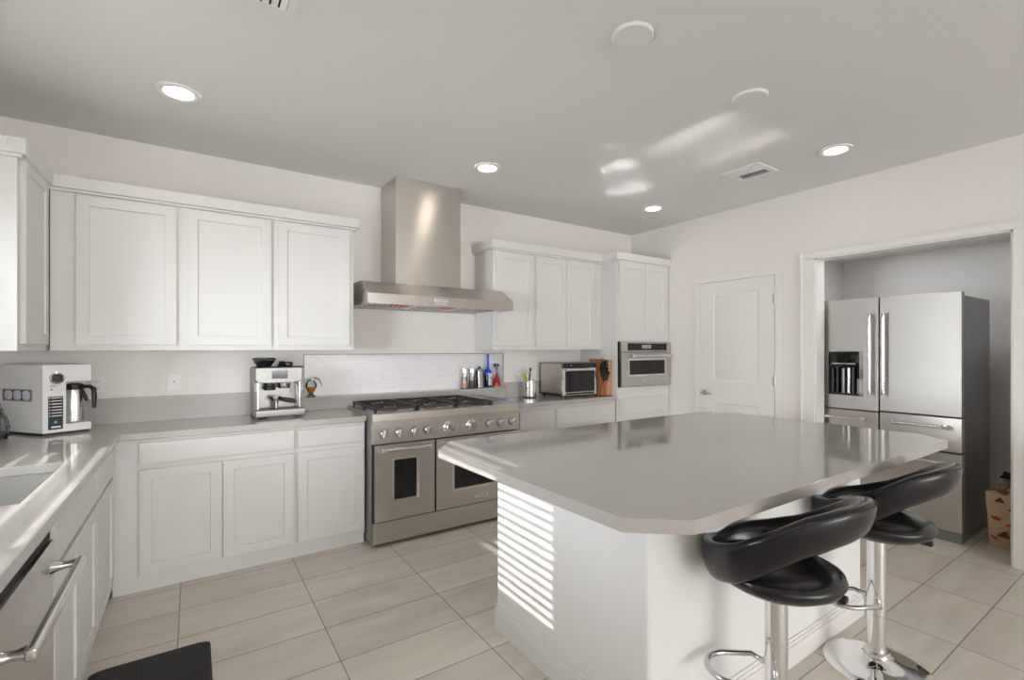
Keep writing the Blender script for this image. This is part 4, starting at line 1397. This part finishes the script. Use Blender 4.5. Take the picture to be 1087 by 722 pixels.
for z in (TZ0 + 0.09, TZ0 + 0.17):
    for k in range(9):
        y = 0.03 + k * 0.035
        rk.cyl((0.014, y, z), (TW - 0.014, y, z), 0.002, n=6)
    rk.cyl((0.014, 0.028, z), (TW - 0.014, 0.028, z), 0.004, n=8)
rk.make('rack', M['steel_light'], to)
B().box(0.06, TW - 0.16, 0.06, 0.30, TZ0 + 0.093, TZ0 + 0.115, 0.004).make('tray', M['grey_plastic'], to)
for x in (0.03, TW - 0.03):
    for y in (0.03, TD - 0.03):
        B().cyl((x, y, 0), (x, y, TZ0 + 0.001), 0.014, n=16).make('foot', M['black'], to)

# ------------------------------------------------------------------ knife block
kb = thing('knife_block', 'red-brown wooden knife block full of black handles beside the oven cabinet', 'knife block', (3.462, 3.50, CT1), 0)
B().prism([(0.0, 0.004), (0.20, 0.004), (0.20, 0.372), (0.06, 0.372), (0.055, 0.22), (0.0, 0.14)], -0.025, 0.062, 'yz', 0.004).make('block', M['wood'], kb)
B().box(0.032, 0.070, -0.030, 0.17, 0.004, 0.362, 0.005).make('side_board', M['wood_light'], kb)
B().box(-0.03, 0.072, -0.032, 0.205, 0.0, 0.006, 0.002).make('base', M['black'], kb)
for r_ in range(4):
    for c in range(2):
        x = -0.016 + c * 0.030
        y = 0.000 + r_ * 0.014 - c * 0.004
        z = 0.138 + r_ * 0.038 + c * 0.012
        kf = thing('knife', 'black-handled kitchen knife in the wooden block', 'knife', (3.462 + x, 3.50 + y, CT1 + z), 0, 'knives in the wooden block')
        tilt = Matrix.Rotation(R(24), 4, 'X')
        B().box(-0.0095, 0.0095, -0.013, 0.013, 0.012, 0.105, 0.005).xf(tilt).make('handle', M['black'], kf)
        B().box(-0.0035, 0.0035, -0.010, 0.010, -0.004, 0.014, 0.001).xf(tilt).make('bolster', M['chrome'], kf)
        for zz_ in (0.03, 0.055, 0.08):
            B().cyl((-0.0105, 0, zz_), (0.0105, 0, zz_), 0.0038, n=10).cyl((0, -0.0142, zz_), (0, 0.0, zz_), 0.0038, n=10).xf(tilt).make('rivet', M['chrome'], kf)

# ------------------------------------------------------------------ paper bag in the alcove
bx, by = 4.82, 0.79
bag = thing('paper_bag', 'printed brown paper shopping bag stuffed with paper beside the refrigerator', 'bag', (bx, by, 0), R(3))
b = B()
bm = b.bm
rows = []
for iz, z in enumerate((0.001, 0.02, 0.10, 0.20, 0.30, 0.38)):
    w2 = 0.155 + 0.018 * z / 0.38
    d2 = 0.10 + 0.02 * z / 0.38
    row = []
    N_ = 28
    for k in range(N_):
        s = k / N_ * 4
        side, f = int(s), s - int(s)
        cs_ = [((-1, -1), (1, -1)), ((1, -1), (1, 1)), ((1, 1), (-1, 1)), ((-1, 1), (-1, -1))][side]
        x = (cs_[0][0] * (1 - f) + cs_[1][0] * f) * d2
        y = (cs_[0][1] * (1 - f) + cs_[1][1] * f) * w2
        j = 0.004 if iz > 0 else 0
        top = 0.012 * math.sin(k * 2.1) if iz == 5 else 0
        row.append(bm.verts.new((x + random.uniform(-j, j), y + random.uniform(-j, j), z + top)))
    rows.append(row)
for a, c in zip(rows, rows[1:]):
    for k in range(len(a)):
        bm.faces.new((a[k], a[(k + 1) % len(a)], c[(k + 1) % len(a)], c[k]))
bm.faces.new(rows[0][::-1])
b.make('sack', M['kraft'], bag, smooth=30, solid=0.002)


def blob(b, y, z, pts, x=-0.108):
    poly = [(y + p, z + q) for p, q in pts]
    b.prism(poly, x - 0.012, x - 0.002, 'yz')


pr = B()
for (y, z, s, a) in ((0.02, 0.27, 1.0, 0), (0.08, 0.09, 0.9, 40), (-0.06, 0.32, 0.8, -20), (-0.10, 0.18, 0.8, 70), (0.10, 0.33, 0.7, 60), (-0.02, 0.12, 0.7, 10)):
    ring = []
    for k in range(12):
        t_ = 2 * PI * k / 12
        rr = 0.03 * s * (1 + 0.35 * math.sin(3 * t_ + y * 60))
        ring.append((rr * math.cos(t_ + R(a)), rr * 0.75 * math.sin(t_ + R(a))))
    blob(pr, y, z, ring, -0.108 - 0.02 * z / 0.38)
M_ = M['dark_print']
pr.make('brown_print', M['dark_print'], bag, smooth=0)
pr = B()
for (y, z, s, a) in ((0.12, 0.20, 0.9, 30), (-0.05, 0.22, 0.8, 80), (0.05, 0.17, 0.7, -30), (-0.11, 0.09, 0.9, 20), (0.03, 0.34, 0.7, 5), (0.13, 0.06, 0.6, 50), (-0.12, 0.30, 0.8, 15)):
    ring = []
    for k in range(10):
        t_ = 2 * PI * k / 10
        rr = 0.032 * s * (1 + 0.3 * math.sin(2 * t_ + z * 50))
        ring.append((rr * math.cos(t_) * math.cos(R(a)) - 0.35 * rr * math.sin(t_) * math.sin(R(a)), rr * math.cos(t_) * math.sin(R(a)) + 0.35 * rr * math.sin(t_) * math.cos(R(a))))
    blob(pr, y, z, ring, -0.108 - 0.02 * z / 0.38)
pr.make('red_print', M['red_print'], bag, smooth=0)


def crumple(label, cat, loc, size, m, seed, flat=0.6):
    rnd = random.Random(seed)
    t = bmesh.new()
    bmesh.ops.create_icosphere(t, subdivisions=3, radius=1)
    dirs = [Vector((rnd.gauss(0, 1), rnd.gauss(0, 1), rnd.gauss(0, 1))).normalized() for _ in range(14)]
    for v in t.verts:
        n = v.co.normalized()
        f = 0.8
        for i, d in enumerate(dirs):
            f += 0.16 * math.cos(9 * n.dot(d) + i)
        v.co = Vector((n.x * size[0] * f, n.y * size[1] * f, n.z * size[2] * f * flat))
    b = B()
    b._merge(t)
    return tag(b.make('crumpled_paper', m, loc=loc, smooth=15), label, cat, 'crumpled paper in the shopping bag')


crumple('crumpled brown paper pushed into the shopping bag, towards the refrigerator', 'paper', (bx - 0.06, by + 0.110, 0.385), (0.032, 0.036, 0.07), M['kraft2'], 3)
crumple('crumpled white paper at the front of the shopping bag', 'paper', (bx - 0.06, by + 0.015, 0.385), (0.034, 0.042, 0.055), M['white_paper'], 5)
crumple('crumpled brown paper deep in the shopping bag behind the white paper', 'paper', (bx + 0.04, by + 0.06, 0.40), (0.045, 0.06, 0.06), M['kraft2'], 9)
crumple('crumpled pale paper in the shopping bag next to the opening trim', 'paper', (bx - 0.03, by - 0.09, 0.39), (0.042, 0.036, 0.065), M['kraft'], 21)
crumple('black crumpled plastic lying on top of the stuffed shopping bag', 'plastic', (bx + 0.0, by + 0.0, 0.485), (0.06, 0.095, 0.05), M['black_paper'], 11)
